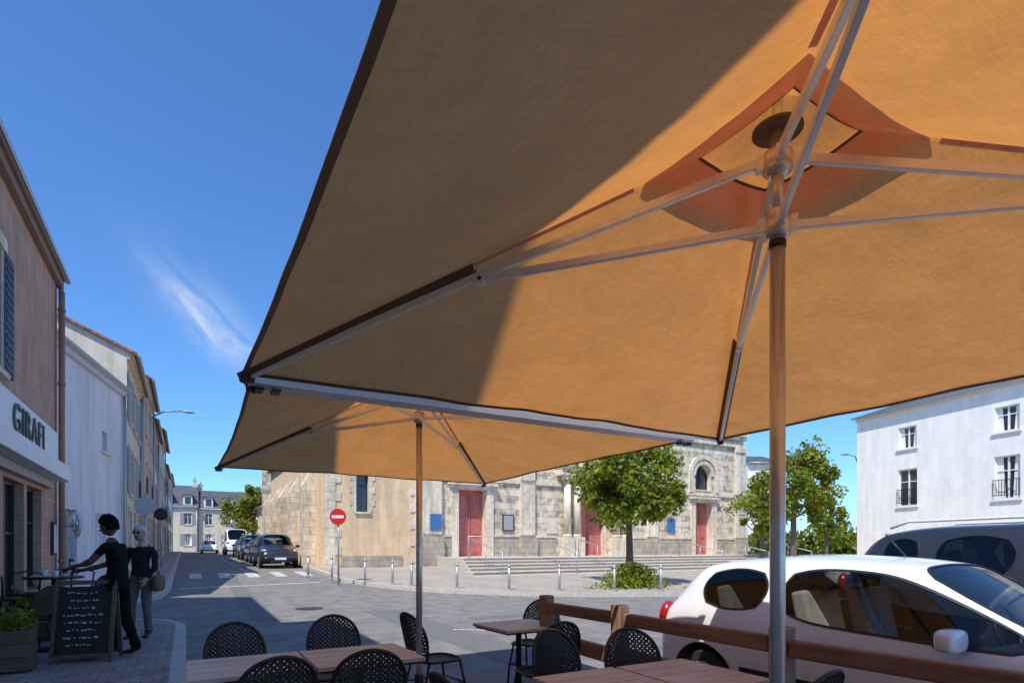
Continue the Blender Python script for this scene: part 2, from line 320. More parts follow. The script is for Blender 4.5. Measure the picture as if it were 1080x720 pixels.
# ------------------------------------------------ wall helper
class Wall:
    def __init__(s,b,O,U,L,z0=0):
        s.b=b; s.O=V((O[0],O[1],0)); s.U=V((U[0],U[1],0)).normalized(); s.N=V((s.U.y,-s.U.x,0)); s.L=L
    def p(s,u,z,d=0): return s.O+s.U*u+V((0,0,z))+s.N*d
    def lb(s,u0,u1,z0,z1,d0,d1,m):
        p=s.p; s.b.hexa([p(u0,z0,d1),p(u1,z0,d1),p(u1,z0,d0),p(u0,z0,d0),p(u0,z1,d1),p(u1,z1,d1),p(u1,z1,d0),p(u0,z1,d0)],m)
    def build(s,z0,z1,ops,m,reveal=.18):
        p=s.p; us=sorted({0,s.L}|{o['u0'] for o in ops}|{o['u1'] for o in ops}); zs=sorted({z0,z1}|{o['z0'] for o in ops}|{o['z1'] for o in ops})
        for a,c in zip(us,us[1:]):
            for e,f in zip(zs,zs[1:]):
                if c-a<1e-4 or f-e<1e-4: continue
                um=(a+c)/2; zm=(e+f)/2
                if any(o['u0']<um<o['u1'] and o['z0']<zm<o['z1'] for o in ops): continue
                s.b.face([p(a,e),p(c,e),p(c,f),p(a,f)],m)
        for o in ops:
            r=o.get('rev',reveal); a,c,e,f=o['u0'],o['u1'],o['z0'],o['z1']; rm=o.get('rm',m)
            s.b.face([p(a,e),p(a,f),p(a,f,-r),p(a,e,-r)],rm); s.b.face([p(c,e),p(c,f),p(c,f,-r),p(c,e,-r)],rm)
            s.b.face([p(a,e),p(c,e),p(c,e,-r),p(a,e,-r)],rm); s.b.face([p(a,f),p(c,f),p(c,f,-r),p(a,f,-r)],rm)
            if o.get('arch'):
                rad=(c-a)/2; cu=(a+c)/2; cz=f-rad; n=12
                A=[(cu-rad*math.cos(math.pi*i/n),cz+rad*math.sin(math.pi*i/n)) for i in range(n+1)]
                for (u,z),(u2,z2) in zip(A,A[1:]):
                    s.b.face([p(u,z),p(u2,z2),p(u2,f),p(u,f)],m)
                    s.b.face([p(u,z),p(u2,z2),p(u2,z2,-r),p(u,z,-r)],rm)
            s.fill(o,r)
            t=o.get('trim')
            if t:
                w=.14; tm=o.get('tm',stone_trim)
                s.lb(a-w,a-.003,e,f+.0,.002,.035,tm); s.lb(c+.003,c+w,e,f,.002,.035,tm)
                s.lb(a-w-.02,c+w+.02,f+.003,f+.18,.002,.05,tm); 
            if o.get('sill',1) and o['kind'] in('win',): s.lb(a-.1,c+.1,e-.09,e-.003,.002,.09,o.get('tm',stone_trim))
            if o.get('shut'):
                w=(c-a)*.48; sm=o['shut']
                for x0 in (a-w-.02,c+.02):
                    s.lb(x0,x0+w,e,f,.01,.05,sm)
                    nn=int((f-e)/.12)
                    for i in range(nn): s.lb(x0+.05,x0+w-.05,e+.06+i*.12,e+.11+i*.12,.05,.062,sm)
            if o.get('rail'):
                for zz in (e+.15,e+.85): s.lb(a-.02,c+.02,zz,zz+.03,.05,.08,blackm)
                k=int((c-a)/.11)
                for i in range(k+1): 
                    uu=a+(c-a)*i/k; s.lb(uu-.008,uu+.008,e+.18,e+.85,.055,.075,blackm)
    def fill(s,o,r):
        a,c,e,f=o['u0'],o['u1'],o['z0'],o['z1']; k=o['kind']; p=s.p
        if k=='win':
            fm=o.get('fm',frame_w)
            s.b.face([p(a,e,-r+.01),p(c,e,-r+.01),p(c,f,-r+.01),p(a,f,-r+.01)],glass_b)
            t=.055
            s.lb(a,a+t,e,f,-r+.015,-r+.06,fm); s.lb(c-t,c,e,f,-r+.015,-r+.06,fm)
            s.lb(a+t,c-t,e,e+t,-r+.015,-r+.06,fm); s.lb(a+t,c-t,f-t,f,-r+.015,-r+.06,fm)
            if c-a>.7: s.lb((a+c)/2-.035,(a+c)/2+.035,e+t,f-t,-r+.015,-r+.065,fm)
            if f-e>1.1:
                zz=e+(f-e)*.66; s.lb(a+t,c-t,zz-.02,zz+.02,-r+.013,-r+.05,fm)
            if o.get('cur',R.random()<.6):
                w=(c-a)*R.uniform(.15,.32); cm=frame_w
                s.b.face([p(a+t,e+t,-r+.012),p(a+t+w,e+t,-r+.012),p(a+t+w*.7,f-t,-r+.012),p(a+t,f-t,-r+.012)],cm)
                s.b.face([p(c-t,e+t,-r+.012),p(c-t-w,e+t,-r+.012),p(c-t-w*.7,f-t,-r+.012),p(c-t,f-t,-r+.012)],cm)
        elif k=='door':
            dm=o.get('dm',redp); s.lb(a,c,e,f,-r-.05,-r+.02,dm)
            w=(c-a)/2
            for x0 in (a,a+w):
                h=f-e; rows=[(.04,.28),(.31,.6),(.63,.95)]
                for (y0,y1) in rows:
                    s.lb(x0+w*.14,x0+w*.86,e+h*y0,e+h*y1,-r+.02,-r+.05,dm)
                    s.lb(x0+w*.26,x0+w*.74,e+h*(y0+.03),e+h*(y1-.03),-r+.05,-r+.075,dm)
            s.lb(a+w-.02,a+w+.02,e,f,-r+.021,-r+.09,dm)
        elif k=='garage':
            dm=o.get('dm',frame_w); s.lb(a,c,e,f,-r-.05,-r+.02,dm)
            for i in range(1,int((f-e)/.4)+1): s.lb(a,c,e+i*.4-.03,e+i*.4,-r+.02,-r+.035,shut_g)

def house(name,O,U,L,D,H,ops,m,roofm,zb=-.3,roofh=2.0,over=.35,base=None,cornice=True,trimm=stone_trim,chim=True,chmat=None):
    e=empty(name); b=B(); w=Wall(b,O,U,L)
    w.build(zb,H,ops,m)
    p=w.p
    for a,c in (((0,0),(0,-D)),((L,0),(L,-D)),((0,-D),(L,-D))):
        b.face([p(a[0],zb,a[1]),p(c[0],zb,c[1]),p(c[0],H,c[1]),p(a[0],H,a[1])],m)
    for u in (0,L): b.face([p(u,H,0),p(u,H,-D),p(u,H+roofh,-D/2)],m)
    b.finish('walls',e,recalc=False)
    b=B(); w=Wall(b,O,U,L)
    if cornice: 
        w.lb(-.02,L+.02,H-.28,H-.12,.003,.10,trimm); w.lb(-.03,L+.03,H-.118,H-.01,.003,.2,trimm)
    if base: w.lb(-.01,L+.01,zb,base,.003,.04,trimm)
    b.finish('trim',e)
    b=B(); w=Wall(b,O,U,L); p=w.p
    sl=roofh/(D/2); t=.09
    for sd in (0,1):
        d0=over if sd==0 else -D-over
        z0=H-over*sl+.06; 
        q=[p(-.12,z0,d0),p(L+.12,z0,d0),p(L+.12,H+roofh+.06,-D/2),p(-.12,H+roofh+.06,-D/2)]
        b.hexa([x-V((0,0,t)) for x in q]+q,roofm)
    b.finish('roof',e)
    b=B(); w=Wall(b,O,U,L)
    b.path([w.p(-.1,H-over*roofh/(D/2)+.0,over+.04),w.p(L+.1,H-over*roofh/(D/2)+.0,over+.04)],.06,metal,8)
    b.path([w.p(L-.12,H-.2,.08),w.p(L-.12,zb+.3,.08)],.045,metal,8)
    b.finish('gutter',e)
    if chim:
        b=B(); w=Wall(b,O,U,L); cm=chmat or m
        for u in (.35,L-.35):
            w.lb(u-.3,u+.3,H+roofh*.4,H+roofh+.9,-D/2-.6,-D/2+.25,cm)
            w.lb(u-.35,u+.35,H+roofh+.903,H+roofh+1.0,-D/2-.65,-D/2+.3,trimm)
            for k in (-.45,-.15,.1): b.tube(w.p(u,H+roofh+1.0,-D/2+k),w.p(u,H+roofh+1.35,-D/2+k),.1,tile,.08)
        b.finish('chimneys',e)
    return e
def W(u,z,w=1.0,h=1.6,**k): return dict(u0=u-w/2,u1=u+w/2,z0=z,z1=z+h,kind=k.pop('kind','win'),**k)

# --- left row
house('cafe_building',(-2.3,-14),(0,1),22.4,9,8.95,[W(2+3.1*i,z,1.0,1.7,trim=1) for i in range(7) for z in (3.9,6.6)]+[W(3+4*i,.1,2.4,2.6,fm=frame_d,sill=0) for i in range(5)],cream,slate,roofh=.5,over=.1,chim=False)
ops=[W(1.75,4.0,1.0,1.75,shut=shut,trim=1,tm=stone_trim),
     W(1.3,.75,1.7,1.8,fm=frame_d,sill=0,cur=False),W(3.0,.14,1.2,2.4,fm=frame_d,sill=0,cur=False),W(4.35,.75,1.1,1.8,fm=frame_d,sill=0,cur=False)]
e=house('brown_brick_shop',(-2.3,8.42),(0,1),6.38,8,7.1,ops,brown,slate,roofh=2.2,over=.12,cornice=True,trimm=mat('brown_trim',(.30,.19,.135),.8,.1,4))
b=B()
b.bb(-2.27,-2.17,8.7,14.05,3.1,3.72,frame_w)
b.bb(-2.295,-1.98,8.7,14.05,2.78,3.07,frame_w)
b.bb(-2.295,-2.2,8.7,13.8,2.62,2.77,shut_g)
b.finish('sign_board',e,bevel=.012)
b=B(); b.path([(-2.2,14.62,.1),(-2.2,14.62,6.7)],.055,copper,10)
for z in (1.2,3,4.8,6.3): b.tube((-2.2,14.62,z),(-2.2,14.62,z+.05),.07,copper)
b.bb(-2.29,-2.25,14.12,14.42,1.35,2.0,frame_d); b.bb(-2.249,-2.245,14.15,14.39,1.4,1.95,signw)
b.bb(-2.29,-2.27,8.45,14.78,.12,.5,mat('plinth_grey',(.2,.19,.18),.8))
b.finish('drainpipe',e)
cu=bpy.data.curves.new('shop_lettering','FONT'); cu.body='GIRAFI'; cu.size=.62; cu.extrude=.012; cu.space_character=1.15
t=bpy.data.objects.new('shop_lettering',cu); sc.collection.objects.link(t); t.parent=e
t.matrix_world=Matrix(((0,0,1,-2.155),(1,0,0,10.65),(0,1,0,3.19),(0,0,0,1))); cu.materials.append(clay)
e=empty('traffic_mirror'); b=B(); b.tube((-2.28,14.78,1.95),(-2.0,14.84,1.95),.025,metal)
M=Matrix.Rotation(math.radians(-62),3,'Z')
c0=V((-1.98,14.84,1.98)); b.path([c0,c0+M@V((0,-.06,0))],.27,frame_w,24,[.27,.24]); b.path([c0+M@V((0,-.062,0)),c0+M@V((0,-.085,0))],.2,mirr,24,[.22,.1]); b.finish('mirror',e)
d=V((-2.9,16.3,0)); f=V((-1.62,22.8,0))
Lw=(f-d).length
house('white_rendered_house',(d.x-.2,d.y),(f.x-d.x,f.y-d.y),Lw,8,6.75,[W(4.9,4.4,.45,.6,trim=0),W(2.4,.4,.9,2.1,kind='door',dm=shut_g),W(4.6,1.2,.9,1.3)],greywall,slate,roofh=1.5,over=.15,base=.5,trimm=mat('pale_trim',(.6,.6,.64),.8,.1,3))
def rowhouse(name,s0,s1,a,H,m,rm,fl,nw,sh,rh=2.2,**k):
    L=s1-s0; ops=[]; gz=g((s0+s1)/2)
    for fi,z in enumerate(fl):
        for i in range(nw):
            u=L*(i+.5)/nw
            if fi==0: ops.append(W(u,gz+(.15 if i==0 else 1.0),1.0,2.2 if i==0 else 1.4,kind='door' if i==0 else 'win',dm=sh or redp,trim=1))
            else: ops.append(W(u,z,.95,1.55,shut=sh,trim=1,rail=(fi==1 and R.random()<.4)))
    return house(name,(a,s0),(0,1),L,9,H,ops,m,rm,roofh=rh,base=gz+.45,**k)
rowhouse('tiled_house',23.3,29.5,-1.75,8.2,cream,tile,(0,3.4,5.9),3,shut_g,rh=2.0,over=.3)
rowhouse('beige_townhouse',29.55,36.5,-1.6,9.0,beige,slate,(0,3.8,6.6),3,None,over=.3)
rowhouse('cream_townhouse',36.55,45,-1.7,8.6,whitewall,slate,(0,3.8,6.4),4,shut_g)
rowhouse('stone_townhouse',45.05,56,-1.6,9.6,beige,slate,(0,4.0,7),4,frame_w)
rowhouse('cream_townhouse',56.05,68,-1.7,8.6,cream,slate,(0,4.0,6.6),4,shut)
rowhouse('beige_townhouse',68.05,84,-1.6,9.2,whitewall,slate,(0,4.0,6.8),5,None)
def endhouse(name,a0,a1,s,H,m,rm,n,rh):
    L=a1-a0
    ops=[W(L*(i+.5)/n,z,1.0,1.7,trim=1,shut=shut_g if (i%2) else None) for i in range(n) for z in (1.8,4.9)]
    e=house(name,(a0,s),(1,0),L,9,H,ops,m,rm,roofh=rh,over=.2)
    b=B()
    for i in range(n):
        u=a0+L*(i+.5)/n
        b.bb(u-.6,u+.6,s+.2,s+2.2,H+.1,H+1.6,frame_w); b.bb(u-.38,u+.38,s+.17,s+.197,H+.35,H+1.4,glass_b); b.bb(u-.75,u+.75,s+.05,s+2.4,H+1.603,H+1.75,rm)
    b.finish('dormers',e); return e
endhouse('mansard_townhouse',-14,1.5,97,7.6,cream,slate,6,3.4)
endhouse('mansard_townhouse',1.6,15,97.5,7.4,cream,slate,5,3.0)
endhouse('mansard_townhouse',15.1,40,96.5,7,beige,slate,8,3.0)
for (s1,s0,H,m) in ((50,62,5.4,cream),(62.1,72,5.2,whitewall),(72.1,88,6.2,cream)):
    L=s0-s1; house('street_house',(6.2,s0),(0,-1),L,8,H,[W(L*(i+.5)/4,z,.95,1.4,trim=1) for i in range(4) for z in (1.4,3.6)],m,slate,roofh=2.0,over=.3)

# ------------------------------------------------ church
FS=27.1; FL=1.02
ch=empty('stone_church')
b=B(); w=Wall(b,(10.3,FS),(1,0),24.3)
def du(a): return a-10.3
ops=[dict(u0=du(13.1)-.8,u1=du(13.1)+.8,z0=FL,z1=4.55,kind='door',rev=.45,rm=stone_trim),
     dict(u0=du(21.1)-1.05,u1=du(21.1)+1.05,z0=FL,z1=5.3,kind='door',rev=.6,rm=stone_trim),
     dict(u0=du(30.5)-.8,u1=du(30.5)+.8,z0=FL,z1=4.55,kind='door',rev=.45,rm=stone_trim)]
for a in (13.1,30.5): ops.append(dict(u0=du(a)-.75,u1=du(a)+.75,z0=5.4,z1=7.1,kind='win',arch=1,rev=.4,fm=frame_d,cur=False,sill=1,rm=stone_trim))
w.build(-.2,9.6,ops,stone)
w2=Wall(b,(16.2,FS),(1,0),9.8)
w2.build(9.6,13.2,[dict(u0=3.6,u1=6.2,z0=9.9,z1=12.6,kind='win',arch=1,rev=.5,fm=frame_d,cur=False,rm=stone_trim)],stone)
b.face([w2.p(0,13.2),w2.p(9.8,13.2),w2.p(4.9,17.2)],stone)
for u in (0,9.8): b.face([w2.p(u,9.0,0),w2.p(u,9.0,-26),w2.p(u,13.2,-26),w2.p(u,13.2,0)],stone)
b.face([w2.p(0,9,-26),w2.p(9.8,9,-26),w2.p(9.8,13.2,-26),w2.p(4.9,17.2,-26),w2.p(0,13.2,-26)],stone)
wr=Wall(b,(34.6,FS),(0,1),26); wr.build(-.2,9.6,[dict(u0=3+5*i,u1=4.4+5*i,z0=3.5,z1=7,kind='win',arch=1,rev=.3,fm=frame_d,cur=False) for i in range(4)],stone)
b.face([(5.65,FS+26,0),(34.6,FS+26,0),(34.6,FS+26,9.6),(5.65,FS+26,9.6)],stone)
b.finish('facade',ch,recalc=False)
b=B(); w=Wall(b,(5.65,FS),(1,0),4.65)
w.build(-.2,7.2,[dict(u0=1.35,u1=1.95,z0=3.2,z1=5.1,kind='win',arch=1,rev=.3,fm=frame_d,cur=False,rm=stone_trim,trim=0)],plaster)
ws=Wall(b,(5.65,FS+20),(0,-1),20)
ws.build(-.2,7.2-.7,[dict(u0=2+4*i,u1=2.8+4*i,z0=3,z1=5,kind='win',arch=1,rev=.3,fm=frame_d,cur=False,rm=stone_trim) for i in range(4)],plaster)
b.face([(5.65,FS,6.5),(5.65,FS+20,6.5),(5.65,FS+20,7.2),(5.65,FS,7.2)],plaster)
b.face([(10.3,FS,6.5),(10.3,FS+26,6.5),(10.3,FS+26,9.6),(10.3,FS,9.6)],stone)
b.finish('side_chapel',ch,recalc=False)
b=B(); w=Wall(b,(10.3,FS),(1,0),24.3)
segs=[(0,du(13.1)-1.25),(du(13.1)+1.25,du(21.1)-2.7),(du(21.1)+2.7,du(30.5)-1.25),(du(30.5)+1.25,24.35)]
for u0,u1 in segs: w.lb(u0,u1,-.2,2.05,.003,.09,stone_dk); w.lb(u0,u1,2.053,2.18,.003,.13,stone_trim)
w.lb(-.1,24.4,8.55,8.75,.003,.16,stone_trim); w.lb(-.15,24.45,9.3,9.6,.003,.35,stone_trim); w.lb(-.1,24.4,9.08,9.297,.003,.2,stone_trim)
w.lb(.0,24.3,5.0,5.2,.003,.1,stone_trim)
for u0,u1 in ((0.0,1.0),(du(16.0),du(16.9)),(du(25.3),du(26.2)),(23.3,24.3)):
    w.lb(u0,u1,2.183,4.99,.004,.2,stone_trim); w.lb(u0,u1,5.21,8.54,.004,.2,stone_trim); w.lb(u0-.08,u1+.08,8.2,8.53,.2,.28,stone_trim); w.lb(u0-.1,u1+.1,-.2,2.05,.1,.3,stone_dk)
for a,hw,top in ((13.1,.8,4.55),(30.5,.8,4.55)):
    u=du(a)
    for sgn in (-1,1): 
        x=u+sgn*(hw+.22); w.lb(x-.2,x+.2,FL,top,.004,.12,stone_trim)
    w.lb(u-hw-.5,u+hw+.5,top+.01,top+.2,.004,.2,stone_trim); w.lb(u-hw-.6,u+hw+.6,top+.203,top+.34,.004,.3,stone_trim)
    cz=7.1-.75
    for (r0,r1,dd) in ((.78,1.05,.08),(1.12,1.42,.14)):
        n=18
        for i in range(n):
            t0=math.pi*i/n+.01;t1=math.pi*(i+1)/n-.01
            P=[(u+r*math.cos(t),cz+r*math.sin(t)) for r,t in ((r0,t0),(r1,t0),(r1,t1),(r0,t1))]
            b.hexa([w.p(q[0],q[1],.004) for q in P]+[w.p(q[0],q[1],dd) for q in P],stone_trim)
    for sgn in (-1,1): w.lb(u+sgn*1.25-.17,u+sgn*1.25+.17,5.21,cz,.004,.14,stone_trim)
u=du(21.1)
for sgn in (-1,1):
    for off in (1.45,2.15):
        x=u+sgn*off
        w.lb(x-.3,x+.3,-.2,2.1,.004,.75,stone_trim); b.tube(w.p(x,2.1,.4),w.p(x,5.35,.4),.23,stone_trim,.19,n=18)
        w.lb(x-.28,x+.28,5.35,5.6,.15,.68,stone_trim); b.tube(w.p(x,2.1,.4),w.p(x,2.25,.4),.28,stone_trim,.24,n=18)
w.lb(u-2.7,u+2.7,5.61,6.1,.004,.75,stone_trim); w.lb(u-2.8,u+2.8,6.103,6.3,.004,.9,stone_trim)
b.hexa([w.p(u-2.7,6.303,.004),w.p(u+2.7,6.303,.004),w.p(u+2.7,6.303,.7),w.p(u-2.7,6.303,.7),w.p(u-.05,7.6,.004),w.p(u+.05,7.6,.004),w.p(u+.05,7.6,.7),w.p(u-.05,7.6,.7)],stone_trim)
w=Wall(b,(5.65,FS),(1,0),4.65)
for i in range(17):
    z=-.1+i*.42
    l=.62 if i%2 else .38
    w.lb(-.025,l,z,z+.405,.003,.04,stone_trim); w.lb(4.65-(1.0-l),4.645,z,z+.405,.003,.04,stone_trim)
    b.bb(5.61,5.647,FS+.0,FS+(1.0-l),z,z+.405,stone_trim)
for i in range(6):
    z=3.2+i*.3; l=.3 if i%2 else .18; w.lb(1.35-l,1.347,z,z+.29,.003,.03,stone_trim); w.lb(1.953,1.95+l,z,z+.29,.003,.03,stone_trim)
w.lb(.65,3.6,-.2,1.1,.003,.05,stone_dk)
w.lb(-.1,4.7,6.95,7.2,.003,.2,stone_trim)
for i in range(5):
    s=FS+2.5+4*i; b.bb(5.0,5.645,s,s+.8,-.2,4.6,stone); b.hexa([(5.0,s,4.6),(5.65,s,4.6),(5.65,s+.8,4.6),(5.0,s+.8,4.6),(5.5,s,5.5),(5.645,s,5.5),(5.645,s+.8,5.5),(5.5,s+.8,5.5)],stone_trim)
b.finish('mouldings',ch)
b=B()
b.hexa([(5.3,FS-.3,7.2),(10.3,FS-.1,7.2),(10.3,FS+20,7.2),(5.3,FS+20.2,7.2),(8,FS+2,8.9),(10.29,FS+.1,9.2),(10.29,FS+20,9.2),(8,FS+18,8.9)],slate)
b.hexa([(10.3,FS,9.603),(16.2,FS,9.603),(16.2,FS+26,9.603),(10.3,FS+26,9.603),(15,FS,11.5),(16.19,FS,12),(16.19,FS+26,12),(15,FS+26,11.5)],slate)
b.hexa([(26.0,FS,9.603),(34.6,FS,9.603),(34.6,FS+26,9.603),(26.0,FS+26,9.603),(26.01,FS,12),(27,FS,11.6),(27,FS+26,11.6),(26.01,FS+26,12)],slate)
for sg in (-1,1): b.hexa([(21.1+sg*5.2,FS-.2,13.0),(21.1,FS-.2,17.3),(21.1,FS+26,17.3),(21.1+sg*5.2,FS+26,13.0),(21.1+sg*5.2,FS-.2,13.15),(21.1,FS-.2,17.45),(21.1,FS+26,17.45),(21.1+sg*5.2,FS+26,13.15)],slate)
b.finish('roof',ch)
b=B(); n=6
for i in range(n):
    z=FL-(n-1-i)*.135
    d=FS-3.4-(n-1-i)*.62
    b.bb(11.0-(n-1-i)*.18,33.6+(n-1-i)*.1,d,FS-.004 if i==n-1 else d+1.0,.05,z,granite)
    b.bb(11.0-(n-1-i)*.18+.01,33.6+(n-1-i)*.1-.01,d-.03,d-.002,z-.06,z-.012,stone_dk)
b.finish('steps',ch,bevel=.015)
b=B()
def handrail(a,s0,s1,zt,zb):
    b.path([(a,s1,zb-.1),(a,s1,zb+.9),(a,s0,zt+.9),(a,s0,zt)],.025,metal,8); b.tube((a,(s0+s1)/2,(zt+zb)/2-.2),(a,(s0+s1)/2,(zt+zb)/2+.9),.02,metal)
for a in (11.4,15.2,17.6,24.8,28.6,32.6): handrail(a,FS-3.3,FS-6.4,FL,.36)
b.path([(11.5,FS-2.9,FL),(11.5,FS-2.9,FL+1),(14.6,FS-2.9,FL+1),(14.6,FS-2.9,FL)],.022,metal,8)
b.finish('handrails',ch)
b=B(); w=Wall(b,(10.3,FS),(1,0),24)
w.lb(.35,.95,2.4,3.2,.21,.25,signblue); w.lb(4.6,5.3,2.4,3.3,.02,.08,frame_d); w.lb(4.66,5.24,2.46,3.24,.08,.085,shut_g); w.lb(7.5,8.2,2.3,3.1,.02,.07,cream); w.lb(16.8,17.5,2.5,3.4,.02,.07,signblue)
b.finish('notice_boards',ch)

# ------------------------------------------------ right white building
q=V((33.8,18.7,0)); q2=V((31.95,10.3,0)); dirr=(q2-q).normalized(); 
def px_on(px):
    u_=(px-540)/600
    dx=u_*math.cos(TH)+math.sin(TH); dy=-u_*math.sin(TH)+math.cos(TH)
    det=dirr.x*(-dy)-dirr.y*(-dx); rx,ry=-q.x,-q.y
    return (rx*(-dy)-ry*(-dx))/det
c1,c2=px_on(957),px_on(1062)
ops=[]
for c in (c1,c2,c2+3.4,c2+6.6,c2+9.8):
    ops+= [W(c,6.75,1.0,1.15,trim=0,tm=frame_w),W(c,3.7,1.05,1.95,trim=0,rail=1,tm=frame_w)]
ops+=[W(c1-.6,.75,1.4,1.5,tm=frame_w),W(c1+1.0,.75,.9,1.5,tm=frame_w),W(c1+3.2,.2,1.1,2.2,kind='door',dm=shut_g),W(c2+.5,.5,2.2,1.8,tm=frame_w),W(c2+5,.1,2.6,2.3,kind='garage')]
house('white_apartment_building',(q.x,q.y),(dirr.x,dirr.y),24,10,9.0,ops,whitewall,slate,roofh=1.6,over=.25,base=.55,trimm=mat('pale_stone',(.74,.71,.66),.8,.08,3))

def leaf(b,c,s,rr,m,nb=None):
    n=V((rr.gauss(0,1),rr.gauss(0,1),rr.gauss(.4,1)))
    if nb is not None: n=n*.6+nb
    n.normalize(); u=n.cross(V((rr.gauss(0,1),rr.gauss(0,1),rr.gauss(0,1)))).normalized(); v=n.cross(u)
    b.face([c-u*s*.5,c-v*s*.32,c+u*s*.5+n*s*.1,c+v*s*.32],m[0] if rr.random()<.62 else m[1])
def hedge(name,pts,h,seed,size=.35,n=3000,m=(leafA,leafB)):
    rr=random.Random(seed); b=B()
    for i in range(n):
        t=rr.random()*(len(pts)-1); k=int(t); p=V(pts[k]).lerp(V(pts[k+1]),t-k)
        hh=h*(.6+.4*noise.noise(p*.5)+.3*rr.random())
        c=p+V((rr.gauss(0,.8),rr.gauss(0,.8),rr.random()*hh))
        leaf(b,c,size*(.5+rr.random()),rr,m)
    return b.finish(name,recalc=False)
def tree(name,x,y,z0,ctr,rad,n,seed,ls=.17,m=(leafA,leafB),tr=.13,nclump=46,loose=.15):
    rr=random.Random(seed); e=empty(name,(x,y,z0)); b=B()
    cz=ctr
    bend=V((rr.uniform(-.1,.1),rr.uniform(-.1,.1),0))
    b.path([(0,0,-.1),bend*.4+V((0,0,cz*.35)),bend+V((0,0,cz*.8)),bend+V((0,0,cz+rad[2]*.4))],tr,bark,10,[tr*1.25,tr,tr*.75,tr*.25])
    for i in range(11):
        a=i*2.4+rr.random(); h0=cz*.62+rr.random()*rad[2]*.7; r=rad[0]*(.5+.35*rr.random())
        tip=V((math.cos(a)*r,math.sin(a)*r,h0+rad[2]*(.35+.5*rr.random())))
        mid=V((math.cos(a)*r*.45,math.sin(a)*r*.45,h0+.25))
        b.path([V((0,0,h0))+bend*.8,mid,tip],.04,bark,6,[tr*.42,tr*.28,tr*.08])
    b.finish('trunk',e)
    b=B(); cl=[]
    for i in range(nclump):
        while 1:
            p=V((rr.uniform(-1,1),rr.uniform(-1,1),rr.uniform(-1,1)))
            if .35<p.length<.92: break
        if p.z<-.6: p.z*=.8
        p=p*(1+rr.uniform(-loose,loose*1.3))
        cl.append((V((p.x*rad[0],p.y*rad[1],p.z*rad[2]+cz)),rad[0]*rr.uniform(.12,.31)))
    for i in range(n):
        c,r=cl[rr.randrange(len(cl))]
        d=V((rr.gauss(0,1),rr.gauss(0,1),rr.gauss(0,1))).normalized()*r*(rr.random()**.5)*1.2
        leaf(b,c+d,ls*(.6+.8*rr.random()),rr,m,nb=d.normalized()*.5+V((0,0,.35)))
    b.finish('crown',e,recalc=False)
    return e
tree('clipped_tree',13.9,15.7,g(15.7)+.1,3.55,(1.9,1.9,1.55),10500,3,ls=.19,nclump=72,loose=.14)
tree('street_tree',25.9,17.4,g(17.4)+.1,4.2,(2.05,2.05,2.1),6500,9,ls=.22,nclump=46,tr=.15,loose=.24)
tree('street_tree',30.5,22.5,g(20)+.1,3.2,(1.7,1.7,1.5),3500,12,ls=.22,nclump=30,loose=.25)
tree('street_tree',5.9,64,.8,4.6,(2.6,2.6,2.9),5000,5,ls=.3,m=(leafC,leafA),nclump=34,loose=.2)
tree('street_tree',8.5,70,.8,4.6,(2.6,2.6,2.6),4000,6,ls=.3,m=(leafC,leafA),nclump=34,loose=.2)
h1=at(800,58); h2_=at(905,46); hedge('hedge',[(h1.x,h1.y,.4),(h2_.x,h2_.y,.4)],3.0,4,.5,3500,(leafB,leafA))
p=at(872,44); tree('street_tree',p.x,p.y,.4,3.4,(1.6,1.6,1.5),2500,21,ls=.24,nclump=24)
b=B(); rr=random.Random(2)
for i in range(3000):
    a=rr.random()*6.28; r=abs(rr.gauss(0,.55)); h=max(.05,.85*(1-(r/1.4)**2))
    leaf(b,V((13.3+math.cos(a)*r*1.2,14.9+math.sin(a)*r*.7,g(15)+.12+rr.random()*h)),.12*(.5+rr.random()),rr,(leafA,leafB))
b.finish('flowering_shrub',recalc=False)
p=at(789,58); house('distant_house',(p.x,p.y),(.867,-.4),3.6,8,10.2,[W(1.3,z,.9,1.5,trim=1) for z in (2.2,5,7.6)],whitewall,slate,roofh=1.2,chim=False)

# ------------------------------------------------ street furniture
for px,z in ((325,21.5),(350,20.6),(385,19.8),(414,19.2),(434,18.9),(482,18.3),(537,18.0),(590,17.9),(648,17.9),(697,18.0),(752,18.3),(800,18.8)):
    p=at(px,z); p.z=g(p.y)+.12; e=empty('bollard',p); b=B()
    b.tube((0,0,-.05),(0,0,.78),.042,metal,n=12); b.tube((0,0,.72),(0,0,.80),.05,metal,n=12); b.tube((0,0,.80),(0,0,.84),.05,metal,.02,n=12); b.tube((0,0,0),(0,0,.03),.07,metal,n=12)
    b.finish('post',e)
def sign(name,p,h,r,kind,face):
    e=empty(name,p,face); b=B(); b.tube((0,0,-.1),(0,0,h+r+.05),.035,metal,n=10); 
    fm={'noentry':signred,'back':silverback,'dark':frame_d}[kind]
    b.path([(0,-.05,h),(0,-.075,h)],r,fm,28 if kind!='back' else 8); b.path([(0,-.042,h),(0,-.049,h)],r*.98,silverback,28 if kind!='back' else 8)
    if kind=='noentry': b.bb(-r*.72,r*.72,-.082,-.076,h-r*.17,h+r*.17,signw); b.path([(0,-.0755,h),(0,-.0775,h)],r,signw,28,[r,r],cap=False)
    b.finish('sign',e)
p=at(357,19.6); p.z=g(p.y)+.12; sign('no_entry_sign',p,2.25,.28,'noentry',-TH)
p=at(131,19.0); p.z=g(p.y)+.1; p.x=max(p.x,-1.2); sign('stop_sign',p,2.5,.33,'back',-TH+.4)
p=at(160,26); p.z=g(p.y)+.1; p.x=max(p.x,-1.0); sign('traffic_sign',p,2.45,.28,'dark',-TH+.3)
